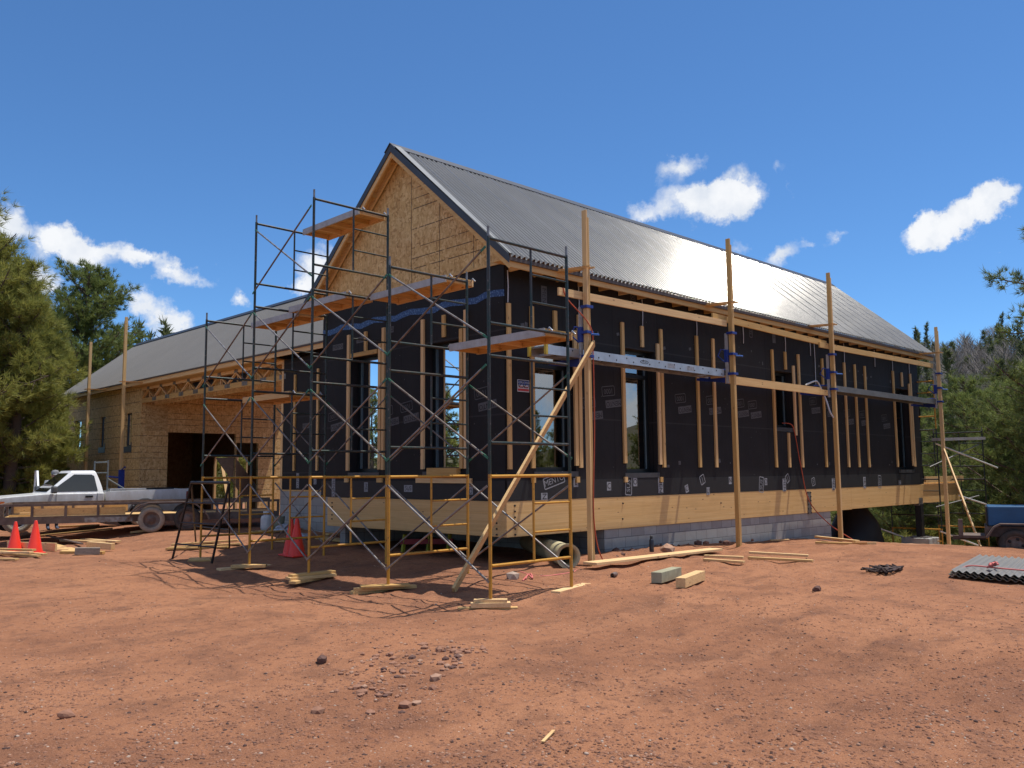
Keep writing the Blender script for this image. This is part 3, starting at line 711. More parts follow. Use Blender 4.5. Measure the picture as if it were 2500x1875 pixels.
# the loose flap of membrane at the far corner
mb = MB(); vs = []; n = 14
for i in range(n+1):
    z = .02+i*2.9/n
    for j in range(5):
        vs.append((L+.002+.02*j+.015*math.sin(i*1.9+j), -.012-.012*math.sin(i*1.3+j*1.7)+.10*j*.3, z))
mb.add(vs, [(i*5+j,i*5+j+1,i*5+j+6,i*5+j+5) for i in range(n) for j in range(4)], 0, True); mb.build('membrane_flap', WRAP, house, fix=False)
# safety notice
s0 = on(1264, 926, 'y', -.02); s1 = on(1293, 958, 'y', -.02)
x0, x1, z0, z1 = s0.x, s1.x, s1.z, s0.z
mb = MB(); mb.box((x0,-.012,z0),(x1,-.006,z1),0); mb.quad((x0+.01,-.0135,z1-.09),(x1-.01,-.0135,z1-.09),(x1-.01,-.0135,z1-.01),(x0+.01,-.0135,z1-.01),1); mb.quad((x0+.01,-.0135,z0+.015),(x1-.01,-.0135,z0+.015),(x1-.01,-.0135,z0+.055),(x0+.01,-.0135,z0+.055),2)
put_text(mb, PX, (x0+x1)/2, z1-.05, 0, 'INSTRUCTIONS', .045, -.0148, 0)
for k in (.3,.72):
    cx_ = x0+(x1-x0)*k; put_rect(mb, PX, cx_, (z0+z1)/2+.03, 0, .13, .13, -.0135, 3, .012); mb.bar((cx_-.045,-.0136,(z0+z1)/2-.015),(cx_+.045,-.0136,(z0+z1)/2+.075),.001,.014,(0,0,1),3)
    mb.quad((cx_-.06,-.0135,z0+.085),(cx_+.06,-.0135,z0+.085),(cx_+.06,-.0135,z0+.095),(cx_-.06,-.0135,z0+.095),2)
mb.build('safety_notice', [WHITE, simple('notice_blue', (.03,.08,.3)), simple('notice_red', (.5,.03,.03)), BLACK], house)

# ---------------------------------------------------------------- the garage wing
XG, YG0, YG1, XB = 1.66, 20.24, 28.0, 7.06
garage = thing('garage', 'strand board garage wing with an open breezeway, left of the black house', 'garage', (XG, YG0, -.95))
XR = (XG+XB)/2; ZGE, ZGR = 3.792, 6.281; XE = 1.231; GS = (ZGR-ZGE)/(XR-XE)
def vy(z): return min(6.26, 2.9+(7.0-z)/SL)          # where a height meets the main roof
def gz_(x): return ZGR-GS*abs(x-XR)
nG = Vector((-GS,0,1)).normalized()
mb = MB(); corrugated(mb, (XE,28.0,ZGE), (XE,6.30,ZGE), (XR-.03,28.0,ZGR-.03), (XR-.03,3.75,ZGR-.03), .0678, .0105, 6, nG)
groof = mb.build('roof', ROOFG, garage, fix=False)
mb = MB(); mb.quad((2*XR-XE,28.0,ZGE),(2*XR-XE,6.3,ZGE),(XR,3.75,ZGR),(XR,28.0,ZGR)); mb.build('roof', ROOFG, garage, fix=False)
mb = MB(); mb.prism([(XR,28.02,ZGR+.05),(XR-.17,28.02,ZGR-.09),(XR-.165,28.02,ZGR-.11),(XR,28.02,ZGR+.02),(XR+.165,28.02,ZGR-.11),(XR+.17,28.02,ZGR-.09)], (0,-24.0,0)); mb.build('ridge_cap', TRIM, groof)
mb = MB(); mb.prism([(XE+.04,27.97,gz_(XE+.04)-.03),(XR,27.97,ZGR-.03),(XR,27.97,ZGR-.055),(XE+.04,27.97,gz_(XE+.04)-.055)], (0,-21.6,0)); mb.build('roof_deck', WY, garage)
mb = MB(); mb.box((XE+.04,6.2,ZGE-.17),(XE+.078,27.98,ZGE-.03)); mb.build('fascia_board', WY, garage)
mb = MB(); mb.box((XE+.005,6.2,ZGE-.045),(XE+.036,28.0,ZGE-.012)); mb.build('drip_edge', bpy.data.materials['brown_drip_edge'], garage)
mb = MB(); mb.prism([(XE+.05,27.972,ZGE-.05),(XR,27.972,ZGR-.06),(XR,27.972,ZGR-.2),(XE+.05,27.972,ZGE-.19)], (0,.035,0)); mb.build('barge_board', WX, garage)
mb = MB(); mb.box((XE+.05,YG1-.6,ZGE-.30),(XE+.6,YG1-.2,ZGE-.20)); mb.build('eave_return', WX, garage)
def PG(u, z, d): return (XG+d, u, z)
GW = [(26.36,27.12,1.60,2.76), (23.68,24.24,1.60,2.76), (21.09,21.66,1.56,2.76)]
mb = MB(); wall_holes(mb, PG, YG0, YG1-.05, -1.3, 3.70, GW, .14); mb.build('front_wall', OSBL, garage, fix=False)
for h in GW:
    m1 = MB(); a, b, c, d = h; 
    for q in ((a,a+.05,c,d),(b-.05,b,c,d),(a+.05,b-.05,c,c+.05),(a+.05,b-.05,d-.05,d)): m1.box((XG+.07,q[0],q[2]),(XG+.12,q[1],q[3]))
    fr = m1.build('window', FRAME, garage)
    m1 = MB(); m1.quad((XG+.10,a+.05,c+.05),(XG+.10,b-.05,c+.05),(XG+.10,b-.05,d-.05),(XG+.10,a+.05,d-.05)); m1.build('pane', GLASS, fr, fix=False)
    m1 = MB(); m1.box((XG-.016,a-.07,c-.22),(XG-.004,b+.07,c-.004)); m1.box((XG-.016,a-.07,c),(XG-.004,a-.005,c+.14)); m1.build('sill_flashing', bpy.data.materials['sill_tape'], fr)
def PS(u, z, d): return (u, YG0+d, z)
DH = [(2.64,5.25,-1.3,2.05), (5.27,6.18,-1.3,1.72)]
mb = MB(); wall_holes(mb, PS, XG+.142, XB+.7, .80, 3.70, [(2.64,5.25,.80,2.05),(5.27,6.18,.80,1.72)], .14, 0)
wall_holes(mb, PS, XG+.142, XB+.7, -1.3, .80, [(2.64,5.25,-1.3,.80),(5.27,6.18,-1.3,.80)], .14, 0); mb.build('side_wall', OSBL, garage, fix=False)
mb = MB(); mb.box((XG+.15,YG0-.014,2.08),(2.60,YG0-.002,3.0)); mb.box((XG+.15,YG0-.016,3.0),(2.55,YG0-.002,3.6)); mb.build('wall_panel', OSBH, garage)
mb = MB(); mb.prism([(XG+.01,YG0+.01,3.705),(XR,YG0+.01,ZGR-.06),(XB-.01,YG0+.01,3.705)], (0,.1,0)); mb.build('gable_infill', OSB, garage)
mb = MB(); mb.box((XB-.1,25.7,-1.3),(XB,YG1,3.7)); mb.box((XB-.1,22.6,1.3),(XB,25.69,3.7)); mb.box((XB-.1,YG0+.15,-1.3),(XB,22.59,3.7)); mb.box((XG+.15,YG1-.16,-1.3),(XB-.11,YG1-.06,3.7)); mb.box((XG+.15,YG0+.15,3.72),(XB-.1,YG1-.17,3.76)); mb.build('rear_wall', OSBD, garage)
for y in (22.7, 23.6, 24.3, 25.6): mb = MB(); mb.box((XB-.1,y,-1.2),(XB,y+.05,1.29)); mb.build('rear_stud', WZ, garage)
mb = MB(); mb.bar((XB-.05,24.2,-1.0),(XB-.05,25.0,1.0),.04,.14,(1,0,0)); mb.build('diagonal_brace', WZ, garage)
mb = MB(); mb.box((XG,YG0-.02,-1.4),(XG+.2,YG1,-1.0)); mb.build('footing', CONC, garage)
# breezeway: truss across the front
ZT = 3.05; YT0 = 10.48
mb = MB(); mb.box((XG+.0,YT0,ZT),(XG+.04,YG0-.004,ZT+.16)); truss = mb.build('truss', WY, garage)
mb = MB(); mb.box((XG+.0,YT0,3.50),(XG+.04,YG0-.004,3.60)); mb.build('top_chord', WY, truss)
n = 9
for i in range(n):
    a = YT0+(YG0-YT0)*i/n; b = YT0+(YG0-YT0)*(i+1)/n; c = (a+b)/2
    mb = MB(); mb.bar((XG+.02,a+.05,ZT+.165),(XG+.02,c-.02,3.495),.036,.085,(1,0,0)); mb.build('web_strut', WY, truss)
    mb = MB(); mb.bar((XG+.02,c+.02,3.495),(XG+.02,b-.05,ZT+.165),.036,.085,(1,0,0)); mb.build('web_strut', WY, truss)
    mb = MB(); mb.box((XG+.043,c-.02,ZT+.16),(XG+.08,c+.02,3.50)); mb.build('web_strut', WZ, truss)
    for y, z in ((a,ZT+.10),(c,3.535)): 
        mb = MB(); mb.box((XG-.004,y-.17 if z < 3.3 else y-.11,z-.07),(XG-.001,y+.17 if z < 3.3 else y+.11,z+.07)); mb.build('nail_plate', GALV, truss)
mb = MB(); mb.box((XE+.08,YT0,3.605),(XG+.5,YG0,3.64)); mb.build('soffit', WY, garage)
mb = MB(); mb.box((XG+.45,YT0,3.0),(XG+.5,YG0-.02,3.6)); mb.build('header_panel', OSB, garage)
for a, b in ((15.6,17.1),(13.4,14.9)): mb = MB(); mb.box((XG+.43,a,3.2),(XG+.447,b,3.55)); mb.build('blue_membrane', simple('dark_blue_membrane', (.02,.035,.07), .4), garage)
mb = MB(); mb.box((XG+.5,YT0,3.64),(XB,YG0-.01,3.70)); mb.build('breezeway_ceiling', OSB, garage)
# black-wrapped link wall with its block base
def PW(u, z, d): return (XG+d, u, z)
mb = MB(); wall_holes(mb, PW, 5.81, 10.40, .09, 3.60, [(7.75,8.35,1.15,2.45)], .2); mb.build('link_wall', WRAP, garage, fix=False)
m1 = MB(); m1.box((XG+.12,7.76,1.16),(XG+.16,8.34,2.44)); m1.build('link_window', FRAME, garage)
mb = MB(); mb.box((XG-.01,10.405,.09),(XG+.22,10.50,3.60)); mb.build('corner_post', WZ, garage)
mb = MB(); mb.box((XG+.002,5.6,-1.4),(XG+.2,10.50,.085)); mb.build('link_foundation', CMU, garage)
mb = MB(); mb.box((XG-.01,5.81,.052),(XG+.21,10.51,.088)); mb.build('sill_plate', WY, garage)
mb = MB(); mb.box((XG+.21,10.38,-1.4),(XB,10.5,3.6)); mb.build('breezeway_wall', OSB, garage)
for (u, v0, v1) in ((717.4,915,1149.4),(774,900,1149)):
    p = on(u, v1, 'x', XG-.02); q = on(u+2, v0, 'x', XG-.02)
    mb = MB(); mb.bar((XG-.022,p.y,p.z),(XG-.022,p.y,q.z),.04,.085,(0,1,0)); mb.build('batten', WZ, garage)
for y, z, wd, an in ((9.6,.33,'MENTO',1.57),(8.75,.33,'TO',1.57),(9.0,2.9,'SUS',1.45),(8.3,3.0,'MENTO',1.57),(9.2,1.75,'MENTO',0)):
    mb = MB(); put_rect(mb, PW, y, z, an, .07*len(wd)+.05, .13, -.003, 0); put_text(mb, PW, y, z, an, wd, .12, -.0042, 1, -1); mb.build('printed_mark', [PRINT if z > 1 else PRINTW, BLACK], garage, fix=False)
# leaning sheet inside the garage
p0 = Vector((5.9,21.3,-.95))
mb = MB(); mb.prism([on(u, v, 'y', 21.0) for u, v in ((527,1118),(574,1116),(642,1206),(597,1219))], (.0,.02,.0)); one(mb, 'plywood_sheet', simple('dusty_plywood', (.30,.25,.19), .8), 'pale sheet of plywood leaning inside the dark garage doorway', 'plywood')

# ---------------------------------------------------------------- tube scaffolding along the gable
FY = [-2.527, -.371, 1.773, 3.761, 5.721]; FX0, FX1, LV = -2.72, -1.196, 1.555
ZB = .467                                   # top of the yellow base frames
SN = ['rightmost stack', 'second stack from right', 'middle stack', 'second stack from left', 'leftmost stack']
LN = ['bottom', 'first lift', 'second lift', 'top lift']
def scaffold_frame(name, mat, base):
    """frame standing at the origin, spanning +x; children are its tubes"""
    t = thing(name, '', 'scaffold frame', (0,0,0)); H = LV; w = FX1-FX0
    def tb(nm, pts, r): mb = MB(); mb.tube(pts, r, 8); return mb.build(nm, mat, t)
    for x in (0, w): 
        lg = tb('leg', [(x,0,0),(x,0,H-.004)], .0225)
        mb = MB(); mb.tube([(x,0,H-.003),(x,0,H+.13)], .017, 8); mb.build('coupling_pin', GALV, lg)
    zt = H-.03; zb = .40
    tb('top_rail', [(.0225,0,zt),(w-.0225,0,zt)], .0215); tb('bottom_rail', [(.0225,0,zb),(w-.0225,0,zb)], .0205)
    tb('ladder_post', [(w*.52,0,zb+.02),(w*.52,0,zt-.02)], .0165)
    for z in (.78, 1.16): tb('rung', [(w*.52+.016,0,z),(w-.022,0,z)], .0145)
    return t
PY_ = scaffold_frame('scaffold_section', YSTEEL, True); PG_ = scaffold_frame('scaffold_section', GSTEEL, False)
for x in list(PG_.children):
    pass
tops = [2, 2, 3, 3, 2]; usedf = set()
for k in range(5):
    for lv in range(tops[k]+1):
        proto = PY_ if lv == 0 else PG_
        o = proto if proto.name not in usedf else copy_tree(proto)
        usedf.add(proto.name)
        o.location = (FX0, FY[k], ZB+LV*(lv-1)); ROOT[o.name] = Vector(o.location)
        col = 'yellow' if lv == 0 else 'dark green'
        tag(o, f"{col} scaffold frame, {LN[lv]} of the {SN[k]}", 'scaffold frame', 'scaffold frames along the gable')
BN = ['two rightmost stacks', 'second and middle stacks', 'middle and fourth stacks', 'two leftmost stacks']
def cross_brace(x, ya, yb, z, dark, label, grp='cross braces of the scaffold'):
    t = thing('cross_brace', label, 'scaffold brace', (x, ya, z), grp)
    za, zb = z+.20, z+LV-.15
    for i, (a, b) in enumerate((((x-.022,ya,za),(x-.022,yb,zb)), ((x-.047,ya,zb),(x-.047,yb,za)))):
        a, b = Vector(a), Vector(b); d = (b-a).normalized(); mat = BRACEM if dark and (i+int(z*3)) % 2 else GALV
        mb = MB(); mb.tube([a+d*.10, b-d*.10], .0145, 7)
        tb = mb.build('brace_tube', mat, t)
        for e, s in ((a,1),(b,-1)): mb = MB(); mb.bar(e, e+d*s*.17, .010, .030, (0,0,1)); mb.build('end_lug', GREENP if dark else GALV, tb)
for k in range(4):
    for lv in range(min(tops[k], tops[k+1])+1):
        for side in ((0, 1) if lv < 2 else (0,)):
            z = ZB+LV*(lv-1); x = FX0 if side == 0 else FX1+.07
            cross_brace(x, FY[k], FY[k+1], z, lv > 0, f"crossed tube brace, {LN[lv]}, {'outer' if side == 0 else 'wall'} side, between {BN[k]}")
def plank(x0, x1, ya, yb, z, label, grp='scaffold planks on the gable scaffold', tone=ALUP):
    t = thing('scaffold_plank', label, 'scaffold plank', ((x0+x1)/2, (ya+yb)/2, z), grp)
    mb = MB(); mb.box((x0+.032,ya,z+.055),(x1-.032,yb,z+.072)); mb.build('deck', WY, t)
    for x in (x0, x1-.03): mb = MB(); mb.box((x,ya,z-.035),(x+.03,yb,z+.078)); mb.build('side_rail', tone if x == x0 else WY, t)
    n = 5
    for i in range(n): y = ya+(yb-ya)*(i+.02)/(n-1)*.97; mb = MB(); mb.box((x0+.032,y,z-.02),(x1-.032,y+.05,z+.053)); mb.build('cross_member', WX, t)
    for y in (ya, yb):
        for x in (x0+.06, x1-.06): mb = MB(); mb.tube([(x,y-.001,z+.03),(x,y+(.05 if y == max(ya,yb) else -.05),z+.085),(x,y+(.11 if y == max(ya,yb) else -.11),z+.03)], .012, 6); mb.build('hook', ALU, t)
Z2, Z3, Z1 = ZB+LV*2-.03, ZB+LV*3-.03, ZB+LV-.03
plank(-1.79,-1.21, FY[2]+.06, FY[3]-.06, Z3-.02, 'topmost wooden scaffold plank, high beside the gable peak')
plank(-1.80,-1.22, FY[3]+.06, FY[4]-.06, Z2-.02, 'scaffold plank on the far left stack, in front of the garage roof')
plank(-2.06,-1.48, FY[2]+.05, FY[3]-.06, Z2-.01, 'scaffold plank below the gable, left of the middle stack')
plank(-1.60,-1.00, FY[1]+.06, FY[2]-.05, Z2-.01, 'scaffold plank below the gable, right of the middle stack')
plank(-1.62,-1.02, FY[0]+.06, FY[1]-.06, ZB+LV+.385, 'aluminium sided plank in front of the nearest gable window')
plank(-1.95,-1.25, FY[3]+.06, FY[4]-.06, Z1-.02, 'lowest scaffold plank, on the far left stack before the breezeway', tone=WY)
mb = MB(); mb.box((-1.626,-2.25,ZB+LV+.375),(-1.622,-2.02,ZB+LV+.44)); 
# wooden pads under the feet
def boards(foot, lst, where):
    n = len(lst); z = None
    for i, (dx, dy, ln, ang, w, th) in enumerate(lst):
        c = Vector(foot); 
        if z is None: z = foot[2]-.005-sum(q[5] for q in lst)
        a = R(ang); d = Vector((math.cos(a), math.sin(a), 0)); p = Vector((c.x+dx, c.y+dy, z+th/2))
        mb = MB(); mb.bar(p-d*ln/2, p+d*ln/2, w, th*.98)
        pos = 'single' if n == 1 else ('top' if i == n-1 else 'bottom' if i == 0 else ['second','third','fourth'][i-1])
        o = one(mb, 'wood_block', WX if abs(math.cos(a)) > .7 else WY, f"{pos} board of the wood pad under {where}", 'board', 'wood pads under scaffold feet', bevel=.003)
        z += th
f = lambda k, x: (x, FY[k], ZB-LV)
A = -44
boards(f(0,FX0), [(.0,.0,.45,A,.14,.04),(.08,-.02,.95,A+8,.24,.04),(-.02,.03,.75,A,.10,.04),(.0,.0,.5,A+3,.14,.06),(.0,.0,.42,A-2,.09,.04)], 'the outer leg of the nearest stack')
boards(f(0,FX1), [(.0,.0,.95,15,.14,.045)], 'the wall-side leg of the nearest stack')
boards(f(1,FX0), [(.12,-.10,.85,A,.19,.045),(.2,.1,1.35,-12,.14,.045),(-.02,.04,.9,A+20,.10,.045),(-.05,.0,.7,A+14,.19,.03)], 'the outer leg of the second stack')
boards(f(1,FX1), [(.1,.0,.75,5,.14,.04)], 'the wall-side leg of the second stack')
boards(f(2,FX0), [(0,0,.8,20,.14,.045),(.05,.0,.8,-8,.19,.045),(.1,.05,.8,0,.14,.04)], 'the outer leg of the middle stack')
boards(f(2,FX1), [(.05,0,.5,-20,.19,.04)], 'the wall-side leg of the middle stack')
boards(f(3,FX0), [(.3,.2,1.5,-4,.19,.045),(0,0,.6,-40,.19,.05)], 'the outer leg of the fourth stack')
boards(f(3,FX1), [(0,0,.5,0,.14,.04)], 'the wall-side leg of the fourth stack')
boards(f(4,FX0), [(0,0,.5,-20,.24,.045),(0,0,.45,-30,.19,.05),(0,0,.4,-35,.14,.05)], 'the outer leg of the far left stack')
boards(f(4,FX1), [(0,0,.4,0,.14,.04)], 'the wall-side leg of the far left stack')

# ---------------------------------------------------------------- timber poles, pump jacks, rails and planks along the long wall
PXS = [(1.10,-1.06,5.08), (5.80,-1.11,5.44), (10.47,-1.26,5.43), (17.65,-1.91,4.85)]; PYL = -.93
PN = ['nearest', 'second', 'third', 'farthest']
def pole(x, y, z0, z1, zb, label, along='x', grp='timber poles of the pump jack staging', to=None):
    t = thing('timber_pole', label, 'timber pole', (x, y, z0), grp)
    ax = Vector((1,0,0)) if along == 'x' else Vector((0,1,0)); pr = Vector((0,1,0)) if along == 'x' else Vector((1,0,0))
    for s in (-1, 1):
        mb = MB(); c = ax*(s*.0225); mb.bar((x+c.x,y+c.y,z0-.05),(x+c.x,y+c.y,z1-(.13 if s > 0 else 0)), .040, .094, pr); mb.build('stud', WZ, t, bevel=.003)
    mb = MB(); mb.bar((x,y,z0),(x,y,z1-.2), .0045, .088, pr); mb.build('spacer', OSB, t)
    e = pr*(to or .95)
    for (w_, th_, nm) in ((.27,.028,'roof_brace'),):
        a = Vector((x,y,zb)) - pr*.14 + ax*.0; b = Vector((x,y,zb+.02)) + e - ax*.12
        for s in (-1, 1):
            mb = MB(); mb.prism([a+ax*(s*.047), a+ax*(s*.075), b+ax*(s*.075+.1), b+ax*(s*.047-.1)], (0,0,th_)); mb.build(nm, WY if along == 'x' else WX, t)
    return t
for i, (x, z0, z1) in enumerate(PXS):
    pole(x, PYL, z0, z1, 4.03+(.06 if i == 2 else 0), f"{PN[i]} doubled timber pole standing before the long black wall", to=.80)
    # pump jack
    t = thing('pump_jack', f"blue pump jack with a grey rail on the {PN[i]} timber pole", 'pump jack', (x, PYL+.07, 2.3), 'pump jacks on the poles')
    zr0 = 2.28; zr1 = 3.35; dz = (.0, .04, .0, .05)[i]
    mb = MB(); mb.box((x-.085,PYL+.075,zr0+dz),(x-.025,PYL+.125,zr1+dz)); mb.build('rail', ALUP, t)
    for z in (zr1, zr0+.62, zr0+.20): mb = MB(); mb.box((x-.09,PYL-.075,z+dz-.025),(x+.09,PYL+.072,z+dz+.025)); mb.build('clamp', BLUEP, t, bevel=.004)
    mb = MB(); mb.box((x-.10,PYL+.06,zr0+.45+dz),(x-.02,PYL+.14,zr0+.72+dz)); mb.build('jack_body', BLUEP, t, bevel=.006)
    mb = MB(); mb.tube([(x+.02,PYL-.08,zr0+.58+dz),(x+.05,PYL-.22,zr0+.56+dz)], .018, 8); mb.build('handle', simple('light_blue_paint', (.05,.16,.5), .4) if 'light_blue_paint' not in bpy.data.materials else bpy.data.materials['light_blue_paint'], t)
    mb = MB(); mb.tube([(x-.06,PYL+.14,zr0+.45+dz),(x-.09,PYL+.30,zr0+.60+dz),(x-.08,PYL+.22,zr0+.74+dz),(x-.06,PYL+.14,zr0+.72+dz)], .014, 7); mb.build('crank', BLUEP, t)
    mb = MB(); mb.prism([(x-.07,PYL+.13,zr0+.02+dz),(x-.07,PYL+.13,zr0+.17+dz),(x-.07,PYL+.86,zr0+.17+dz),(x-.07,PYL+.86,zr0+.12+dz)], (.05,0,0)); mb.build('bracket_arm', BLUEP, t)
    mb = MB(); mb.tube([(x-.045,PYL+.13,zr0+.30+dz),(x-.045,PYL+.5,zr0+.32+dz)], .016, 7); mb.build('stay', BLUEP, t)
# guard rails
def rail(a, b, label, h=.135, w=.038):
    mb = MB(); mb.bar(a, b, w, h, (0,0,1)); return one(mb, 'guard_rail', WX, label, 'guard rail', 'guard rails between the poles', bevel=.003)
rail((.45,PYL+.075,3.55),(5.72,PYL+.075,3.60), 'guard rail timber between the nearest and second poles')
rail((5.25,PYL+.115,3.71),(10.40,PYL+.115,3.63), 'guard rail timber between the second and third poles')
rail((9.95,PYL+.075,3.56),(13.0,PYL+.075,3.585), 'short greyish guard rail timber right of the third pole')
rail((12.85,PYL+.115,3.60),(17.5,PYL+.115,3.64), 'guard rail timber reaching the farthest pole')
# walkway planks
t = thing('walk_plank', 'bright aluminium stage plank with oval emblem and rungs, between nearest and second poles', 'stage plank', (2.9, PYL+.4, 2.45), 'stage planks on the pump jacks')
x0, x1, ya, yb, z = .20, 5.62, PYL+.10, PYL+.49, 2.455
for y in (ya, yb): mb = MB(); mb.box((x0,y,z),(x1,y+.035,z+.155)); mb.build('side_rail', ALU, t)
for i in range(13): x = x0+.2+i*.42; mb = MB(); mb.box((x,ya+.035,z+.01),(x+.05,yb,z+.05)); mb.build('rung', ALU, t)
mb = MB(); mb.box((x0,ya+.036,z+.125),(x1,yb-.001,z+.150)); mb.build('deck', ALUD, t)
for i in range(10):
    for zz in (.11, .05): x = x0+.62+i*.5+(.2 if zz < .1 else 0); mb = MB(); mb.lathe((x,ya-.001,z+zz), [(0,.004),(.014,.004),(.016,0)], 8, (0,-1,0)); mb.build('rung_end', DARKST, t)
e = []; mb = MB(); n = 20
for i in range(n):
    a = 2*math.pi*i/n; e += [(2.85+.13*math.cos(a), ya-.0025, z+.08+.035*math.sin(a)), (2.85+.112*math.cos(a), ya-.0025, z+.08+.024*math.sin(a))]
mb.add(e, [(2*i,2*i+1,(2*i+3)%(2*n),(2*i+2)%(2*n)) for i in range(n)]); put_text(mb, lambda u, zz, d: (u, ya-.0025, zz), 2.85, z+.08, 0, 'WERNER', .034, 0, 0); mb.build('oval_emblem', DARKST, t, fix=False)
for x in (3.6, 4.25): mb = MB(); mb.quad((x,ya-.002,z+.03),(x+.25,ya-.002,z+.03),(x+.25,ya-.002,z+.12),(x,ya-.002,z+.12)); mb.build('sticker', PRINTW, t, fix=False)
for y in (ya-.008, yb-.008): mb = MB(); mb.box((x0-.05,y,z-.008),(x0-.002,y+.05,z+.163)); mb.build('end_cap', bpy.data.materials.get('yellow_plastic') or simple('yellow_plastic', (.5,.36,.03), .5), t)
t = thing('walk_plank', 'laminated timber plank between the second and third poles', 'stage plank', (8, PYL+.4, 2.4), 'stage planks on the pump jacks')
mb = MB(); mb.box((5.72,PYL+.10,2.455),(10.0,PYL+.50,2.495)); mb.build('deck', WX, t); mb = MB(); mb.box((5.72,PYL+.095,2.32),(10.35,PYL+.14,2.453)); mb.build('stiffener', GLX, t)
t = thing('walk_plank', 'dull grey aluminium plank between the third and farthest poles', 'stage plank', (14, PYL+.4, 2.4), 'stage planks on the pump jacks')
for y in (PYL+.10, PYL+.48): mb = MB(); mb.box((10.55,y,2.455),(17.75,y+.03,2.60)); mb.build('side_rail', ALUD, t)
mb = MB(); mb.box((10.55,PYL+.131,2.57),(17.75,PYL+.479,2.59)); mb.build('deck', ALUD, t)
# long diagonal prop
a = gp(1107, 1457); b = on(1450, 838, 'y', PYL-.10)
mb = MB(); mb.bar(a+Vector((0,0,.02)), b, .145, .04, (0.75,-.66,.2)); one(mb, 'timber_prop', WX, 'long timber prop leaning from the dirt up to the nearest pole', 'timber prop', bevel=.003, base=tuple(a))
# rope and leads
def rope(name, pts, r, mat, label, cat):
    mb = MB(); P = [Vector(p) for p in pts]; out = []
    for i in range(len(P)-1):
        p0, p1, p2, p3 = P[max(i-1,0)], P[i], P[i+1], P[min(i+2,len(P)-1)]
        for k in range(6):
            q = k/6; out.append(.5*((2*p1)+(p2-p0)*q+(2*p0-5*p1+4*p2-p3)*q*q+(3*p1-p0-3*p2+p3)*q**3))
    out.append(P[-1]); mb.tube(out, r, 6); return one(mb, name, mat, label, cat, base=tuple(P[-1]))
ORG = simple('orange_cord', (.50,.09,.035), .6); PINK = simple('pink_cord', (.62,.16,.14), .7)
x = PXS[0][0]
rope('extension_cord', [(x-.55,PYL+.05,3.62),(x-.45,PYL+.03,3.42),(x+.0,PYL-.07,3.0),(x+.075,PYL-.06,2.5),(x+.08,PYL-.055,1.2),(x+.02,PYL-.055,.1),(x+.03,PYL-.055,-.4),(x+.12,PYL-.05,-.8),(x+.35,PYL+.02,gz(x+.35,-.8)+.01)], .011, ORG, 'orange cord hanging down the nearest timber pole', 'cord')
rope('extension_cord', [(9.75,.12,1.66),(9.95,-.03,1.62),(10.1,-.04,1.35),(10.3,-.05,.6),(10.65,-.06,-.3),(11.2,-.3,-.9),(11.6,-.75,gz(11.6,-.75)+.02)], .012, ORG, 'orange cord hanging out of the small window to the ground', 'cord')
rope('hose', [(9.6,PYL+.3,2.55),(9.9,PYL+.2,2.66),(10.2,PYL+.25,2.6),(10.28,PYL+.12,2.2),(10.32,PYL+.05,1.9),(10.5,PYL+.02,1.72)], .022, WHITE, 'pale hose coiled by the third timber pole', 'hose')
# poles before the garage
for i, (y, z1, u) in enumerate(((22.8,5.43,213),(19.4,5.90,295))):
    pole(.72, y, -.95, z1, 3.66, ('left' if i == 0 else 'right')+' timber pole standing before the garage front', 'y', to=.75)
t = thing('pump_jack', 'blue pump jack low on the right garage pole', 'pump jack', (.72, 19.4, .3), 'pump jacks on the poles')
p = on(300, 1170, 'x', .72)
mb = MB(); mb.box((.63,19.28,p.z-.35),(.81,19.36,p.z+.32)); mb.build('jack_body', BLUEP, t); mb = MB(); mb.tube([(.7,19.3,p.z+.05),(.3,19.5,p.z+.1)],.03,7); mb.build('bracket_arm', BLUEP, t)
mb = MB(); mb.tube([(.7,19.3,p.z+.3),(.75,19.1,p.z+.42),(.7,18.95,p.z+.38)],.02,7); mb.build('handle', BLUEP, t)

# ---------------------------------------------------------------- pickup truck and trailers
class Loc:
    """local frame: x forward, y left, z up"""
    def __init__(s, o, head):
        s.o = Vector(o); a = R(head); s.x = Vector((math.cos(a), math.sin(a), 0)); s.y = Vector((-math.sin(a), math.cos(a), 0)); s.z = Vector((0,0,1))
    def __call__(s, x, y, z): return s.o + s.x*x + s.y*y + s.z*z
    def box(s, mb, lo, hi, mi=0):
        (x0,y0,z0),(x1,y1,z1) = lo, hi
        return mb.add([s(*p) for p in ((x0,y0,z0),(x1,y0,z0),(x1,y1,z0),(x0,y1,z0),(x0,y0,z1),(x1,y0,z1),(x1,y1,z1),(x0,y1,z1))],
              [(0,3,2,1),(4,5,6,7),(0,1,5,4),(1,2,6,5),(2,3,7,6),(3,0,4,7)], mi)
    def side(s, mb, poly, y0, y1, mi=0): return mb.prism([s(x,y0,z) for x,z in poly], s.y*(y1-y0), mi)
def arc(cx, cz, r, a0, a1, n=9): return [(cx+r*math.cos(R(a0+(a1-a0)*i/n)), cz+r*math.sin(R(a0+(a1-a0)*i/n))) for i in range(n+1)]
PAINT = None
def make_paint():
    t = NT('dusty_white_paint'); z = t.sep(t.vec())[2]
    d = t.math('ADD', z, t.math('MULTIPLY_ADD', t.noise(5, 6, .65, t.vec((1,1,.35))), .7, -.35))
    col = t.mix(t.math('SUBTRACT', 1.0, t.step(d, .60, 1.16)), (.74,.75,.755), (.40,.355,.29))
    return t.out(col, .34, 0, None, Coat_Weight=.25)
PAINT = make_paint()
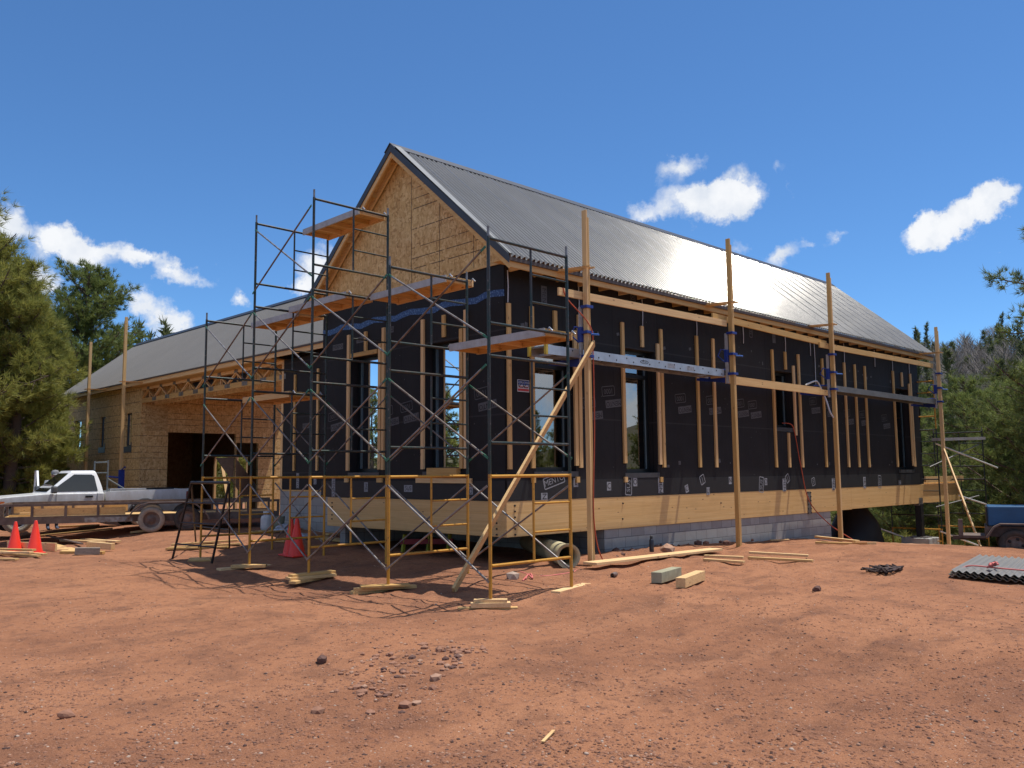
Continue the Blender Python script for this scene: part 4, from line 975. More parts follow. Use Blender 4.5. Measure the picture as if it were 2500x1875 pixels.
def wheel(l, x, y, r, w, par, tyre, rim, out, spokes=0):
    ax = l.y*out; c = l(x, y, r)
    mb = MB(); mb.lathe(c, [(r*.60,-w/2),(r*.90,-w/2),(r*.985,-w*.36),(r,-w*.15),(r,w*.15),(r*.985,w*.36),(r*.90,w/2),(r*.62,w/2),(r*.60,w*.38)], 28, ax)
    wh = mb.build('wheel', tyre, par)
    mb = MB(); mb.lathe(c, [(r*.615,w*.40),(r*.60,w*.47),(r*.55,w*.44),(r*.50,w*.30),(r*.30,w*.34),(r*.26,w*.42),(r*.14,w*.46),(0,w*.46)], 24, ax); rm = mb.build('rim', rim, wh)
    if spokes:
        a = l.x; b = Vector((0,0,1))
        for i in range(spokes):
            t = 2*math.pi*(i+.5)/spokes; q = c + ax*(w*.36) + (a*math.cos(t)+b*math.sin(t))*r*.42
            mb = MB(); mb.lathe(q, [(0,.016),(r*.085,.014),(r*.10,0),(r*.10,-.02)], 8, ax); mb.build('rim_opening', BLACK, rm)
    return wh
tl = Loc((-.02, 16.1, gz(-.02,16.1)-.04), 175)
tr = thing('pickup_truck', 'dusty white single cab pickup truck parked behind the flat trailer', 'pickup truck', tl.o)
Y = .93
low = [(1.12,.40),(1.12,1.055),(2.62,1.055),(2.95,1.03),(3.6,.985),(3.98,.915),(4.10,.83),(4.14,.60),(4.08,.46),(3.72,.44)] + arc(3.26,.37,.44,9,171) + [(2.78,.40)]
mb = MB(); tl.side(mb, low, -Y, Y); body = mb.build('body', PAINT, tr, bevel=.045)
for sy in (-1, 1):
    poly = [(-1.22,.50),(-1.25,.62),(-1.27,1.13),(1.08,1.075),(1.08,.42),(.46,.42)] + arc(0,.37,.46,6,174) + [(-.48,.44)]
    mb = MB(); tl.side(mb, poly, sy*Y-(.07 if sy > 0 else 0), sy*Y+(.07 if sy < 0 else 0)); mb.build('bed_side', PAINT, tr, bevel=.02)
mb = MB(); tl.box(mb, (-1.2,-Y+.07,.60),(1.08,Y-.07,.64)); mb.build('bed_floor', GREYPL, tr)
mb = MB(); tl.box(mb, (-1.27,-Y+.075,.58),(-1.21,Y-.075,1.12)); mb.build('tailgate', PAINT, tr, bevel=.015)
mb = MB(); tl.box(mb, (1.0,-Y+.075,.6),(1.06,Y-.075,1.06)); mb.build('bed_front', PAINT, tr)
# cab
b0, t0 = 1.05, 1.65
def cabp(u, v, side):      # side glass plane: u along, v up
    yb, yt = Y-.02, .70
    xr = 1.14+.17*v**1.4; xf = 2.62-.66*v
    return (xr+(xf-xr)*u, side*(yb+(yt-yb)*v), b0+(t0-b0)*v)
mb = MB(); n = 6; rings = []
for i in range(n+1):
    v = i/n; rg = []
    for u in (0, .3, .6, 1): rg.append(tl(*cabp(u, v, 1)))
    for u in (1, .6, .3, 0): rg.append(tl(*cabp(u, v, -1)))
    rings.append(rg)
top = [p + tl.z*.035 + (tl(1.75,0,p.z-tl.o.z)-p)*.10 for p in rings[-1]]; rings.append(top)
vs = [p for r in rings for p in r]; k = 8
mb.add(vs, [(i*k+j, i*k+(j+1)%k, (i+1)*k+(j+1)%k, (i+1)*k+j) for i in range(len(rings)-1) for j in range(k)] + [tuple((len(rings)-1)*k+j for j in range(k))], 0, True)
cab = mb.build('cab', PAINT, tr, bevel=.02)
TGL = simple('dark_car_glass', (.010,.013,.015), .06, 0, Specular_IOR_Level=.8)
for s in (1, -1):
    mb = MB(); pts = [(.10,.10),(.12,.80),(.20,.87),(.80,.88),(.965,.10)]
    mb.add([Vector(tl(*cabp(u, v, s)))+tl.y*s*.012 for u, v in pts], [tuple(range(5))]); mb.build('side_window', TGL, cab, fix=False)
wsp = [(.07,.08),(.93,.08),(.93,.93),(.07,.93)]; mb = MB(); q = []
for w_, v in wsp:
    a = Vector(tl(*cabp(1, v, 1))); c = Vector(tl(*cabp(1, v, -1))); q.append(a.lerp(c, w_)+(tl.x*.6+tl.z*.8)*.012)
mb.add(q, [(0,1,2,3)]); mb.build('windshield', TGL, cab, fix=False)
mb = MB(); q = [Vector(tl(*cabp(0, v, 1))).lerp(Vector(tl(*cabp(0, v, -1))), w_)-tl.x*.01 for w_, v in ((.15,.2),(.85,.2),(.85,.85),(.15,.85))]; mb.add(q, [(0,1,2,3)]); mb.build('rear_window', TGL, cab, fix=False)
mb = MB(); mb.tube([tl(2.36,Y+.008,1.06),tl(2.36,Y+.008,.55)], .005, 5); mb.tube([tl(1.30,Y+.008,1.06),tl(1.30,Y+.008,.45)], .005, 5); mb.tube([tl(1.30,Y+.008,.46),tl(2.36,Y+.008,.50)], .005, 5); mb.build('door_gap', BLACK, body)
mb = MB(); tl.box(mb, (1.42,Y+.002,.93),(1.62,Y+.022,.985)); mb.build('door_handle', DARKST, body, bevel=.008)
mb = MB(); mb.tube([tl(2.60,Y+.006,.62),tl(3.95,Y+.002,.80)], .004, 5); mb.build('body_crease', GREYPL, body)
for s in (1, -1):
    mb = MB(); tl.box(mb, (2.38,s*Y+(.05 if s > 0 else -.27),1.06),(2.52,s*Y+(.27 if s > 0 else -.05),1.26)); m_ = mb.build('side_mirror', GREYPL, tr, bevel=.04)
    mb = MB(); tl.box(mb, (2.42,min(s*Y, s*Y+s*.1),1.06),(2.50,max(s*Y, s*Y+s*.1),1.10)); mb.build('mirror_arm', GREYPL, m_)
    mb = MB(); mb.add([tl(3.88,s*(Y+.007),.885),tl(3.62,s*(Y+.007),.865),tl(3.66,s*(Y+.007),.72),tl(4.05,s*(Y+.007),.70),tl(4.06,s*(Y+.007),.80)], [(0,1,2,3,4)]); mb.build('headlight', ALU, tr, fix=False)
    mb = MB(); mb.add([tl(3.70,s*(Y+.010),.872),tl(3.60,s*(Y+.010),.864),tl(3.65,s*(Y+.010),.72),tl(3.78,s*(Y+.010),.715)], [(0,1,2,3)]); mb.build('turn_signal', simple('amber_lens', (.65,.16,.03), .25) if 'amber_lens' not in bpy.data.materials else bpy.data.materials['amber_lens'], tr, fix=False)
    mb = MB(); tl.box(mb, (-1.285,s*Y-(.10 if s > 0 else -.0),.70),(-1.19,s*Y+(.008 if s > 0 else .10),1.05)); mb.build('tail_light', simple('red_lens', (.30,.012,.012), .25) if 'red_lens' not in bpy.data.materials else bpy.data.materials['red_lens'], tr, bevel=.015)
    mb = MB(); tl.side(mb, arc(0,.37,.50,8,172)+list(reversed(arc(0,.37,.45,8,172))), s*Y-.01, s*Y+.02 if s > 0 else s*Y-.03); mb.build('arch_trim', GREYPL, tr)
    mb = MB(); tl.side(mb, arc(3.26,.37,.48,8,172)+list(reversed(arc(3.26,.37,.43,8,172))), s*Y-.01, s*Y+.015 if s > 0 else s*Y-.03); mb.build('arch_trim', GREYPL, tr)
mb = MB(); tl.box(mb, (3.72,-Y-.01,.42),(4.24,Y+.012,.62)); mb.build('front_bumper', simple('chrome', (.6,.6,.62), .15, .95, var=.1), tr, bevel=.05)
mb = MB(); tl.box(mb, (3.72,-Y-.005,.64),(4.16,Y+.006,.70)); mb.build('grille_band', GREYPL, tr)
mb = MB(); tl.box(mb, (-1.42,-Y+.05,.46),(-1.28,Y-.05,.60)); mb.build('rear_bumper', GREYPL, tr, bevel=.03)
mb = MB(); tl.box(mb, (-1.2,-.5,.30),(3.6,.5,.46)); mb.build('chassis', BLACK, tr)
for x in (0, 3.26):
    for s in (1, -1): wheel(tl, x, s*(Y-.13), .375, .24, tr, DUSTY if s > 0 else RUBBER, ALU, s, 5)
# passenger door standing open on the far side
mb = MB(); dr = Loc(tl(2.40,-Y-.02,0), 80)
def D(x, z, t=0): return dr(x, t, z)
fr = [(0,.5),(1.05,.5),(1.05,1.06),(.92,1.68),(.45,1.70),(0,1.08)]
inn = [(.93,1.10),(.82,1.60),(.50,1.62),(.12,1.12)]
mb.prism([D(x,z) for x,z in ((0,.5),(1.05,.5),(1.05,1.07),(0,1.07))], dr.y*.10)
for a, b in (((0,1.07),(.47,1.68)),((.47,1.68),(.92,1.68)),((.92,1.68),(1.03,1.07))): mb.bar(D(*a,.05), D(*b,.05), .06, .05, dr.y)
mb.build('passenger_door', PAINT, tr)
# rack behind the cab
mb = MB()
mb.tube([tl(1.0,.74,1.07),tl(1.0,.74,1.98)], .024, 8); mb.tube([tl(1.0,-.74,1.07),tl(1.0,-.74,1.98)], .024, 8); mb.tube([tl(1.0,.74,1.93),tl(1.0,-.74,1.93)], .022, 8); mb.tube([tl(1.0,.74,1.62),tl(1.0,-.74,1.62)], .018, 8); mb.tube([tl(1.0,.76,1.45),tl(.45,.80,1.09)], .018, 8)
mb.build('rack', simple('grey_rack_paint', (.16,.18,.18), .5), tr)
mb = MB(); tl.box(mb, (-.05,.55,.98),(.95,.86,1.16)); mb.build('tool_box', ALU, tr, bevel=.01)
mb = MB(); tl.box(mb, (-.9,.3,1.12),(.0,.7,1.17)); one(mb, 'dark_plank', BLACK, 'dark board lying across the bed of the white pickup', 'board')
# person behind the truck
def person(loc, face):
    t = bpy.data.meshes.new('person'); bm = bmesh.new(); sk = bm.verts.layers.skin.verify()
    J = dict(pel=(0,0,.95), chest=(.03,0,1.30), neck=(.05,0,1.50), hd=(.09,0,1.60), top=(.09,0,1.70), shL=(.02,.19,1.42), elL=(.16,.26,1.15), haL=(.40,.20,1.12), shR=(.02,-.19,1.42), elR=(.16,-.26,1.15), haR=(.40,-.18,1.14),
             hiL=(0,.10,.90), knL=(.03,.12,.50), anL=(0,.12,.09), toL=(.17,.13,.04), hiR=(0,-.10,.90), knR=(.03,-.12,.50), anR=(0,-.12,.09), toR=(.17,-.13,.04))
    rad = dict(pel=.15, chest=.165, neck=.06, hd=.095, top=.09, shL=.075, elL=.05, haL=.042, shR=.075, elR=.05, haR=.042, hiL=.10, knL=.068, anL=.05, toL=.045, hiR=.10, knR=.068, anR=.05, toR=.045)
    V = {}
    for k_, p in J.items(): v = bm.verts.new(p); v[sk].radius = (rad[k_], rad[k_]); V[k_] = v
    for e in 'pel chest,chest neck,neck hd,hd top,chest shL,shL elL,elL haL,chest shR,shR elR,elR haR,pel hiL,hiL knL,knL anL,anL toL,pel hiR,hiR knR,knR anR,anR toR'.split(','):
        a, b = e.split(); bm.edges.new((V[a], V[b]))
    V['pel'][sk].use_root = True; bm.to_mesh(t); bm.free()
    m_ = NT('person_skin_and_clothes'); z = m_.sep(m_.vec())[2]
    col = m_.mix(m_.math('GREATER_THAN', z, .93), (.05,.07,.12), (.30,.31,.33)); col = m_.mix(m_.math('GREATER_THAN', z, 1.50), col, (.42,.24,.17)); t.materials.append(m_.out(col, .75))
    o = bpy.data.objects.new('person', t); COL.objects.link(o); o.location = loc; o.rotation_euler = (0,0,R(face)); ROOT[o.name] = Vector((0,0,0))
    a = o.modifiers.new('skin', 'SKIN'); b = o.modifiers.new('sub', 'SUBSURF'); b.levels = b.render_levels = 2
    def ch(nm, mb, mat): c = mb.build(nm, mat); c.parent = o; return c
    c = MB(); c.lathe((.09,0,1.675), [(.112,-.02),(.112,.03),(.10,.075),(.065,.108),(0,.118)], 16); c.add([(.17,-.09,1.66),(.29,-.065,1.645),(.31,0,1.645),(.29,.065,1.645),(.17,.09,1.66),(.17,0,1.69)], [(0,1,2,5),(5,2,3,4)], 0, True)
    ch('cap', c, simple('grey_cap', (.20,.20,.21), .8))
    c = MB(); c.lathe((.185,0,1.605), [(.018,-.01),(.024,.0),(.014,.035),(0,.05)], 8, (0,0,1)); ch('nose', c, m_.m)
    for s in (-1, 1):
        c = MB(); c.lathe((.168,s*.034,1.635), [(.012,0),(.009,.010),(0,.014)], 8, (1,0,0)); ch('eye', c, WHITE)
        c = MB(); c.lathe((.085,s*.098,1.61), [(.03,-.01),(.034,0),(.022,.014),(0,.012)], 8, (0,s,0)); ch('ear', c, m_.m)
        for i in range(5):
            y = s*.19+(i-2)*.020; c = MB(); ln = (.075,.088,.094,.086,.06)[i] if s > 0 else (.06,.086,.094,.088,.075)[i]
            if i == (0 if s > 0 else 4): c.tube([(.40,y-.0,1.125),(.43,y-s*.028,1.13),(.46,y-s*.032,1.12)], [.011,.010,.008], 6)
            else: c.tube([(.42,y,1.12),(.42+ln*.55,y,1.115),(.42+ln,y,1.09)], [.0095,.009,.007], 6)
            ch('finger', c, m_.m)
    c = MB(); c.tube([(.176,-.026,1.572),(.186,0,1.570),(.176,.026,1.572)], .006, 6); ch('mouth', c, simple('lip', (.3,.1,.09)))
    return o
pp = person(Vector(tl(2.02,-1.32,0))+Vector((0,0,.22)), 175+95)
q = on(133, 1147, 'y', 17.6); pp.location = (q.x, q.y, q.z-1.795)
tag(pp, 'person in a grey cap standing behind the white pickup cab', 'person')
# flat utility trailer
ul = Loc((-.79, 12.93, gz(-.79,12.93)), 158)
ut = thing('utility_trailer', 'long rusty flat trailer with low rails and two dusty wheels', 'trailer', ul.o)
def ub(nm, lo, hi, mat, par=ut, **k): mb = MB(); ul.box(mb, lo, hi); return mb.build(nm, mat, par, **k)
HWD = 1.05
for s in (-1, 1):
    ub('frame_rail', (-3.2,s*HWD-.03,.28),(3.45,s*HWD+.03,.465), RUSTY); ub('top_rail', (-3.2,s*HWD-.04,.715),(3.45,s*HWD+.04,.775), RUSTY)
    for x in (3.42,2.72,1.98,1.25,-1.6,-2.4,-3.17): ub('rail_post', (x-.03,s*HWD-.035,.43),(x+.03,s*HWD+.035,.712), RUSTY)
    for a, b in ((2.75,3.39),(2.01,2.69),(1.28,1.95),(.62,1.22)): 
        if s > 0 and a > 2.7: continue
        ub('side_board', (a,s*HWD-.022,.47),(b,s*HWD+.005,.655), WX)
ub('front_rail', (3.42,-HWD+.05,.715),(3.48,HWD-.05,.775), RUSTY); ub('deck', (-3.2,-HWD+.04,.40),(3.42,HWD-.04,.435), WY)
for y in (-.35,.35): ub('front_post', (3.42,y-.03,.43),(3.48,y+.03,.712), RUSTY)
ub('step_plate', (.45,HWD+.035,.29),(1.55,HWD+.05,.41), GALV)
mb = MB(); mb.bar(ul(3.42,.9,.38), ul(5.0,.05,.38), .06, .10); mb.bar(ul(3.42,-.9,.38), ul(5.0,-.05,.38), .06, .10); mb.build('tongue', RUSTY, ut)
mb = MB(); mb.tube([ul(3.85,.62,-.02),ul(3.85,.62,.72)], .035, 10); mb.tube([ul(3.85,.62,.70),ul(3.98,.66,.70),ul(4.0,.66,.78)], .014, 7); mb.build('jack_stand', RUSTY, ut)
mb = MB(); ul.box(mb, (3.55,.4,.43),(3.85,.6,.58)); mb.build('winch', GALV, ut, bevel=.03)
for s in (-1, 1):
    y0, y1 = (HWD+.05, HWD+.32) if s > 0 else (-HWD-.32, -HWD-.05)
    prof = [(.62,.30),(.56,.42),(.42,.60),(.26,.71),(.08,.765),(-.86,.765),(-1.05,.71),(-1.22,.60),(-1.36,.42),(-1.42,.30)]
    mb = MB(); ul.side(mb, prof+[(x*.97-.01,z-.025) for x,z in reversed(prof)], y0, y1); mb.build('fender', RUSTY, ut)
    for x in (0, -.86): wheel(ul, x, s*(HWD+.19), .325, .21, ut, DUSTY if x == 0 else RUBBER, RUSTY, s)
mb = MB(); 
for i in range(3): 
    mb = MB(); mb.bar(ul(2.0+.1*i,.3-.35*i,.47+.045*(i%2)), ul(3.3-.2*i,.45-.3*i,.47+.045*(i%2)), .14, .04); one(mb, 'offcut_board', WX, f"{['first','second','third'][i]} board from the near rail lying on the trailer deck", 'board', 'boards on the trailer')
# towed blue machine at the right edge
_b = dp(2480, 1331, 20.6)-Vector((0,0,.37)); bl = Loc(_b+Vector((.74,.24,0)), 108)
bt = thing('towed_compressor', 'blue towed compressor on a rusty single axle trailer at right edge', 'compressor', bl.o)
def bb(nm, lo, hi, mat, par=bt, **k): mb = MB(); bl.box(mb, lo, hi); return mb.build(nm, mat, par, **k)
BLU = simple('faded_blue_paint', (.012,.085,.20), .5, sc=3)
hs = bb('housing', (-1.5,-.62,.80),(.55,.62,1.28), BLU, bevel=.03); bb('housing_panel', (-.9,.624,.84),(-.25,.632,1.2), simple('navy_panel', (.012,.05,.12), .5), hs); bb('housing_edge', (.552,-.6,.80),(.58,.6,1.26), BLACK, hs)
bb('chassis', (-1.6,-.6,.55),(.62,.6,.795), RUSTY); bb('tongue', (.6,-.06,.42),(1.35,.06,.52), RUSTY); bb('front_post', (1.10,.40,.5),(1.20,.54,.95), RUSTY); bb('front_deck', (.62,-.5,.5),(1.2,.54,.56), RUSTY)
for s in (-1, 1):
    prof = [(.62,.55),(.45,.80),(.30,.88),(-.35,.88),(-.52,.80),(-.68,.55)]
    mb = MB(); bl.side(mb, prof+[(x*.94,z-.03) for x,z in reversed(prof)], s*.64 if s > 0 else -.92, .92 if s > 0 else -.64); mb.build('fender', RUSTY, bt); wheel(bl, 0, s*.78, .37, .23, bt, RUBBER, RUSTY, s, 5)
mb = MB(); mb.bar(dp(2398, 1345, 22.2), on(2305, 1098, 'y', PYL-.06), .035, .09); one(mb, 'timber_prop', WZ, 'thin timber prop from the farthest pole down to the right', 'timber prop')
# dark covered machine under the terrace end
p = gp(2052, 1322); c = on(2090, 1325, 'y', 1.3); c.z = on(2090, 1326, 'y', 1.3).z
mb = MB(); n1, n2 = 16, 10; vs = []
for i in range(n2+1):
    for j in range(n1):
        a = 2*math.pi*j/n1; h_ = i/n2; rr = (1-.55*h_**2)*(1+.14*mnoise.noise(Vector((math.cos(a)*1.5, math.sin(a)*1.5, h_*2))))
        vs.append((c.x+1.05*rr*math.cos(a)*(1-.1*h_), c.y+.8*rr*math.sin(a), c.z-.1+1.25*h_+.12*math.sin(a*2)*h_))
mb.add(vs, [(i*n1+j, i*n1+(j+1)%n1, (i+1)*n1+(j+1)%n1, (i+1)*n1+j) for i in range(n2) for j in range(n1)]+[tuple(n2*n1+j for j in range(n1))], 0, True)
one(mb, 'covered_machine', BLACK, 'black covered machine in the shade under the floor beam', 'machine')

# ---------------------------------------------------------------- cones, timber offcuts, rocks and other things on the dirt
def cone(p, h, label, lean=0, grp='orange traffic cones'):
    t = thing('traffic_cone', label, 'traffic cone', p, grp); p = Vector(p)
    mb = MB(); mb.lathe(p, [(.165*h/.7,.03),(.155*h/.7,.05),(.03*h/.7,h-.01),(.026*h/.7,h),(.018,h)], 20); mb.build('cone_body', RED_, t)
    mb = MB(); s = .18*h/.7; mb.box((p.x-s,p.y-s,p.z),(p.x+s,p.y+s,p.z+.03)); b = mb.build('base', RED_, t, bevel=.02)
    return t
cone(gp(35,1345), .67, 'leftmost orange traffic cone beside the lumber pile'); cone(gp(84,1354), .70, 'orange traffic cone in front of the lumber pile, right of another')
cone(gp(710,1356), .70, 'slimmer looking left cone of the pair under the scaffold'); cone(gp(724,1361), .72, 'front right cone of the pair under the scaffold')
def plk(a, b, w, th, label, mat=None, name='board', grp='offcuts and boards on the dirt', lift=0.0, tilt=0, cat='board', zz=(0,0)):
    pa, pb = gp(*a), gp(*b); pa.z += th/2+lift+zz[0]+.012; pb.z += th/2+lift+zz[1]+.012
    d = pb-pa; ax = 0 if abs(d.x) > abs(d.y) else 1
    mb = MB(); up = Vector((0,0,1)); mb.bar(pa, pb, w, th, up); return one(mb, name, mat or WOOD[ax], label, cat, grp, bevel=.004)
zo = lambda x, y: (x*.31646, 950+y*.31646)
za = lambda x, y: (1350+x*.31646, 1000+y*.31646)
zb = lambda x, y: (1800+x*.31646, 1000+y*.31646)
z3 = lambda x, y: (450+x*.31646, 950+y*.31646)
plk(zo(60,1235), zo(430,1265), .05, .18, 'long reddish plank on edge behind the two left cones'); plk(zo(300,1185), zo(590,1262), .40, .02, 'orange plywood offcut in the left lumber pile')
plk(zo(360,1160), zo(630,1225), .07, .03, 'thin dark metal strip on the left lumber pile', RUSTY, lift=.05); plk(zo(480,1180), zo(790,1220), .14, .05, 'thick plank near the middle of the left pile', lift=.04)
plk(zo(640,1175), zo(912,1205), .14, .04, 'plank at the far right of the left lumber pile', lift=.03); plk(zo(575,1300), zo(770,1290), .14, .14, 'grey weathered timber block at the front of the left pile', GREYWOOD)
plk(zo(680,1245), zo(870,1255), .10, .14, 'short brown timber block behind the grey block', lift=.02); plk(zo(470,1285), zo(800,1282), .14, .06, 'flat timber just behind the grey block'); 
for i, (a, b, w, l, nm) in enumerate(((zo(-60,1250),zo(345,1308),.10,.0,'longest'),(zo(-60,1275),zo(300,1325),.09,.02,'second'),(zo(-60,1292),zo(240,1318),.09,.06,'uppermost'),(zo(-60,1335),zo(130,1345),.09,.0,'front'),(zo(-60,1262),zo(260,1300),.09,.09,'palest'))):
    plk(a, b, w, .04, f"{nm} thin board of the stack at the lower left edge", lift=l)
plk(zo(290,1150), zo(860,1092), .2, .05, 'long plank lying before the trailer wheels'); plk(zo(1005,1125), zo(1195,1102), .10, .05, 'pale board end lying at the trailer tyre'); plk(zo(440,1075), zo(760,1060), .14, .05, 'board lying under the flat trailer')
for i, (a, b, l) in enumerate(((zo(1290,1248),zo(1760,1222),.0),(zo(1310,1238),zo(1860,1203),.0),(zo(1330,1228),zo(1840,1192),.03))): plk(a, b, .14, .04, f"{['front','middle','back'][i]} plank of the flat stack beside the dark ladder", lift=l)
plk(za(285,1232), za(1262,1096), .285, .042, 'wide plank on the dirt with a dark bottle on it', lift=.03, zz=(.03,.0))
plk(za(1170,1158), za(1470,1172), .088, .04, 'upper of two short boards crossed near the block wall', lift=.035); plk(za(1165,1172), za(1475,1192), .088, .04, 'lower of two short boards crossed near the block wall')
plk(za(1515,1142), za(1972,1158), .088, .04, 'upper of two long boards right of the short pair', lift=.04); plk(za(1510,1162), za(2005,1192), .088, .04, 'lower of two long boards right of the short pair')
plk(za(800,1362), za(955,1298), .15, .145, 'greenish treated timber block on the open dirt', simple('treated_timber', (.36,.34,.22), .8, var=.3), lift=0); plk(za(985,1385), za(1140,1322), .135, .13, 'yellow timber block right of the greenish block')
plk(za(1545,1008), za(1680,1000), .14, .09, 'grey timber block against the block wall', GREYWOOD)
plk(zb(610,1010), zb(930,1052), .10, .05, 'upper board of the heap at the third pole', lift=.05); plk(zb(605,1038), zb(900,1050), .10, .04, 'lower board of the heap at the third pole'); plk(zb(920,1052), zb(1040,1066), .20, .05, 'short dark board right of the third pole'); plk(zb(255,1012), zb(400,1015), .10, .03, 'small pale offcut by the block wall end')
plk(z3(600,1178), z3(790,1195), .14, .04, 'board lying behind the middle cones'); plk(z3(1040,1165), z3(1255,1185), .25, .05, 'boards end in the shade under the gable beam'); plk(z3(1100,1140), z3(1560,1120), .2, .05, 'long board in deep shade below the gable beam')
for i in range(3): plk(z3(520+60*i,1108+9*i), z3(900-40*i,1080+12*i), .14, .04, f"{['far','middle','near'][i]} board in the shade before the link wall")
# bottle
p = gp(*za(763,1142)); p.z += .085
t = thing('water_bottle', 'dark metal water bottle standing on the wide plank', 'bottle', p)
mb = MB(); mb.lathe(p, [(0,0),(.040,0),(.042,.01),(.042,.20),(.036,.225),(.024,.235)], 16); mb.build('bottle_body', simple('navy_metal', (.03,.035,.05), .35, .4), t)
mb = MB(); mb.lathe(p+Vector((0,0,.236)), [(.026,0),(.027,.04),(.02,.055),(0,.056)], 14); mb.build('bottle_cap', BLACK, t)
# culvert pipe
a = gp(1388, 1388); a = Vector((a.x, a.y, gz(a.x,a.y))); ax = Vector((.55,.83,0)).normalized(); r = .175
mb = MB(); prof = []
for i in range(90): h_ = i*.0145; prof.append((r+(.014*math.sin(i*1.6) if .16 < h_ < .95 else 0)+(.03 if h_ < .03 else 0), h_))
prof += [(r,3.2),(r-.02,3.2)] + [(r-.025, 3.0-.3*i) for i in range(10)] + [(r-.02,.0),(r+.03,0)]
mb.lathe(a+Vector((0,0,r+.02)), prof, 26, ax); one(mb, 'culvert_pipe', simple('tan_plastic_pipe', (.46,.39,.22), .6, sc=3), 'tan ribbed culvert pipe poking out from under the house', 'pipe')
mb = MB(); p = gp(*za(472,1288)); d = (gp(*za(494,1270))-gp(*za(452,1295))).normalized(); mb.lathe(p+Vector((0,0,.035)), [(.028,-.12),(.036,-.12),(.036,.12),(.028,.12),(.028,-.12)], 12, d); one(mb, 'pipe_offcut', simple('brown_pipe', (.16,.11,.09), .6), 'short brown pipe offcut lying on the dirt', 'pipe')
rope('cord', [gp(1270,1398), gp(1300,1404), gp(1330,1408), gp(1370,1402), gp(1400,1395), gp(1416,1385)], .010, PINK, 'thin pink cord curling on the dirt by the culvert pipe', 'cord')
rope('cord', [gp(1283,1420)+Vector((0,0,.02)), gp(1290,1412)+Vector((0,0,.05)), gp(1300,1418)+Vector((0,0,.02)), gp(1296,1408)+Vector((0,0,.04)), gp(1286,1410)+Vector((0,0,.02)), gp(1276,1424)], .012, PINK, 'small tangle of pink cord under the rightmost scaffold', 'cord')
# tangled straps
mb = MB(); rng = random.Random(8); P = gp(2160, 1399)
pts = []
for k in range(7):
    q = [];  
    for i in range(9): q.append(P+Vector((rng.uniform(-.42,.42), rng.uniform(-.20,.20), .02+.09*rng.random()*(1-.5*abs(i-4)/4))))
    mb.tube(q, .014, 5)
one(mb, 'strap_tangle', simple('dark_strap', (.06,.035,.03), .8), 'tangle of dark straps lying on the open dirt', 'strap')
# bundle of roofing sheets
A0, A1 = gp(2316,1412), gp(2500,1428); A1 = A0+(A1-A0)*1.9; bk = gp(2405,1362)-A0; bk = bk.normalized()*3.4
t = thing('roofing_sheets', 'flat stack of grey corrugated roofing sheets on the dirt', 'roofing sheets', A0)
for i in range(3):
    mb = MB(); o = Vector((0,0,.05+.030*i)); q = Vector((.02*i, -.015*i, 0)); corrugated(mb, A0+o+q, A1+o+q, A0+bk+o+q, A1+bk+o+q, .1016, .016, 10, (0,0,1), .004); mb.build('sheet', ROOFG if i == 2 else ROOFM, t, fix=False)
for s in (.1, .9): mb = MB(); mb.bar(A0.lerp(A1, .0)+bk*s+Vector((0,0,.005)), A1+bk*s+Vector((0,0,.005)), .09, .05); mb.build('bearer', WX, t)
q0 = A0+bk*.22; rope('cord', [q0+Vector((-.15,-.1,.03)), q0.lerp(A1+bk*.15,.1)+Vector((0,0,.14)), q0.lerp(A1+bk*.15,.35)+Vector((0,0,.145)), q0.lerp(A1+bk*.15,.7)+Vector((0,0,.145))], .011, PINK, 'pink cord tied over the stack of roofing sheets', 'cord')
mb = MB(); c = q0.lerp(A1+bk*.15,.30)+Vector((0,0,.17)); P_ = [c+Vector((rng.uniform(-.25,.25), rng.uniform(-.08,.08), rng.uniform(-.02,.05))) for i in range(12)]; mb.tube(P_, .016, 5); one(mb, 'cord_knot', PINK, 'pink and white knot of cord on the roofing sheets', 'cord')
# dark trestle ladder on the left
f0, f1, b0_, b1_ = gp(421,1365), gp(517,1377), gp(478,1327), gp(560,1335)
t0_, t1_ = dp(467,1178,16.9), dp(566,1169,16.1)
t = thing('trestle_ladder', 'dark steel trestle ladder standing left of the scaffold', 'ladder', f0)
def tt(nm, a, b, r_=.022): mb = MB(); mb.tube([a, b], r_, 8); mb.build(nm, DARKST, t)
t1_ = t0_+(f1-f0)*.92
tt('leg', f0, t0_, .024); tt('leg', f1, t1_, .024); tt('leg', b0_, t0_, .018); tt('leg', b1_, t1_, .018); tt('top_bar', t0_, t1_, .028)
for k_ in (.2,.48,.74): tt('rung', f0.lerp(t0_,k_), f1.lerp(t1_,k_), .017)
tt('rung', b0_.lerp(t0_,.3), b1_.lerp(t1_,.3), .015)
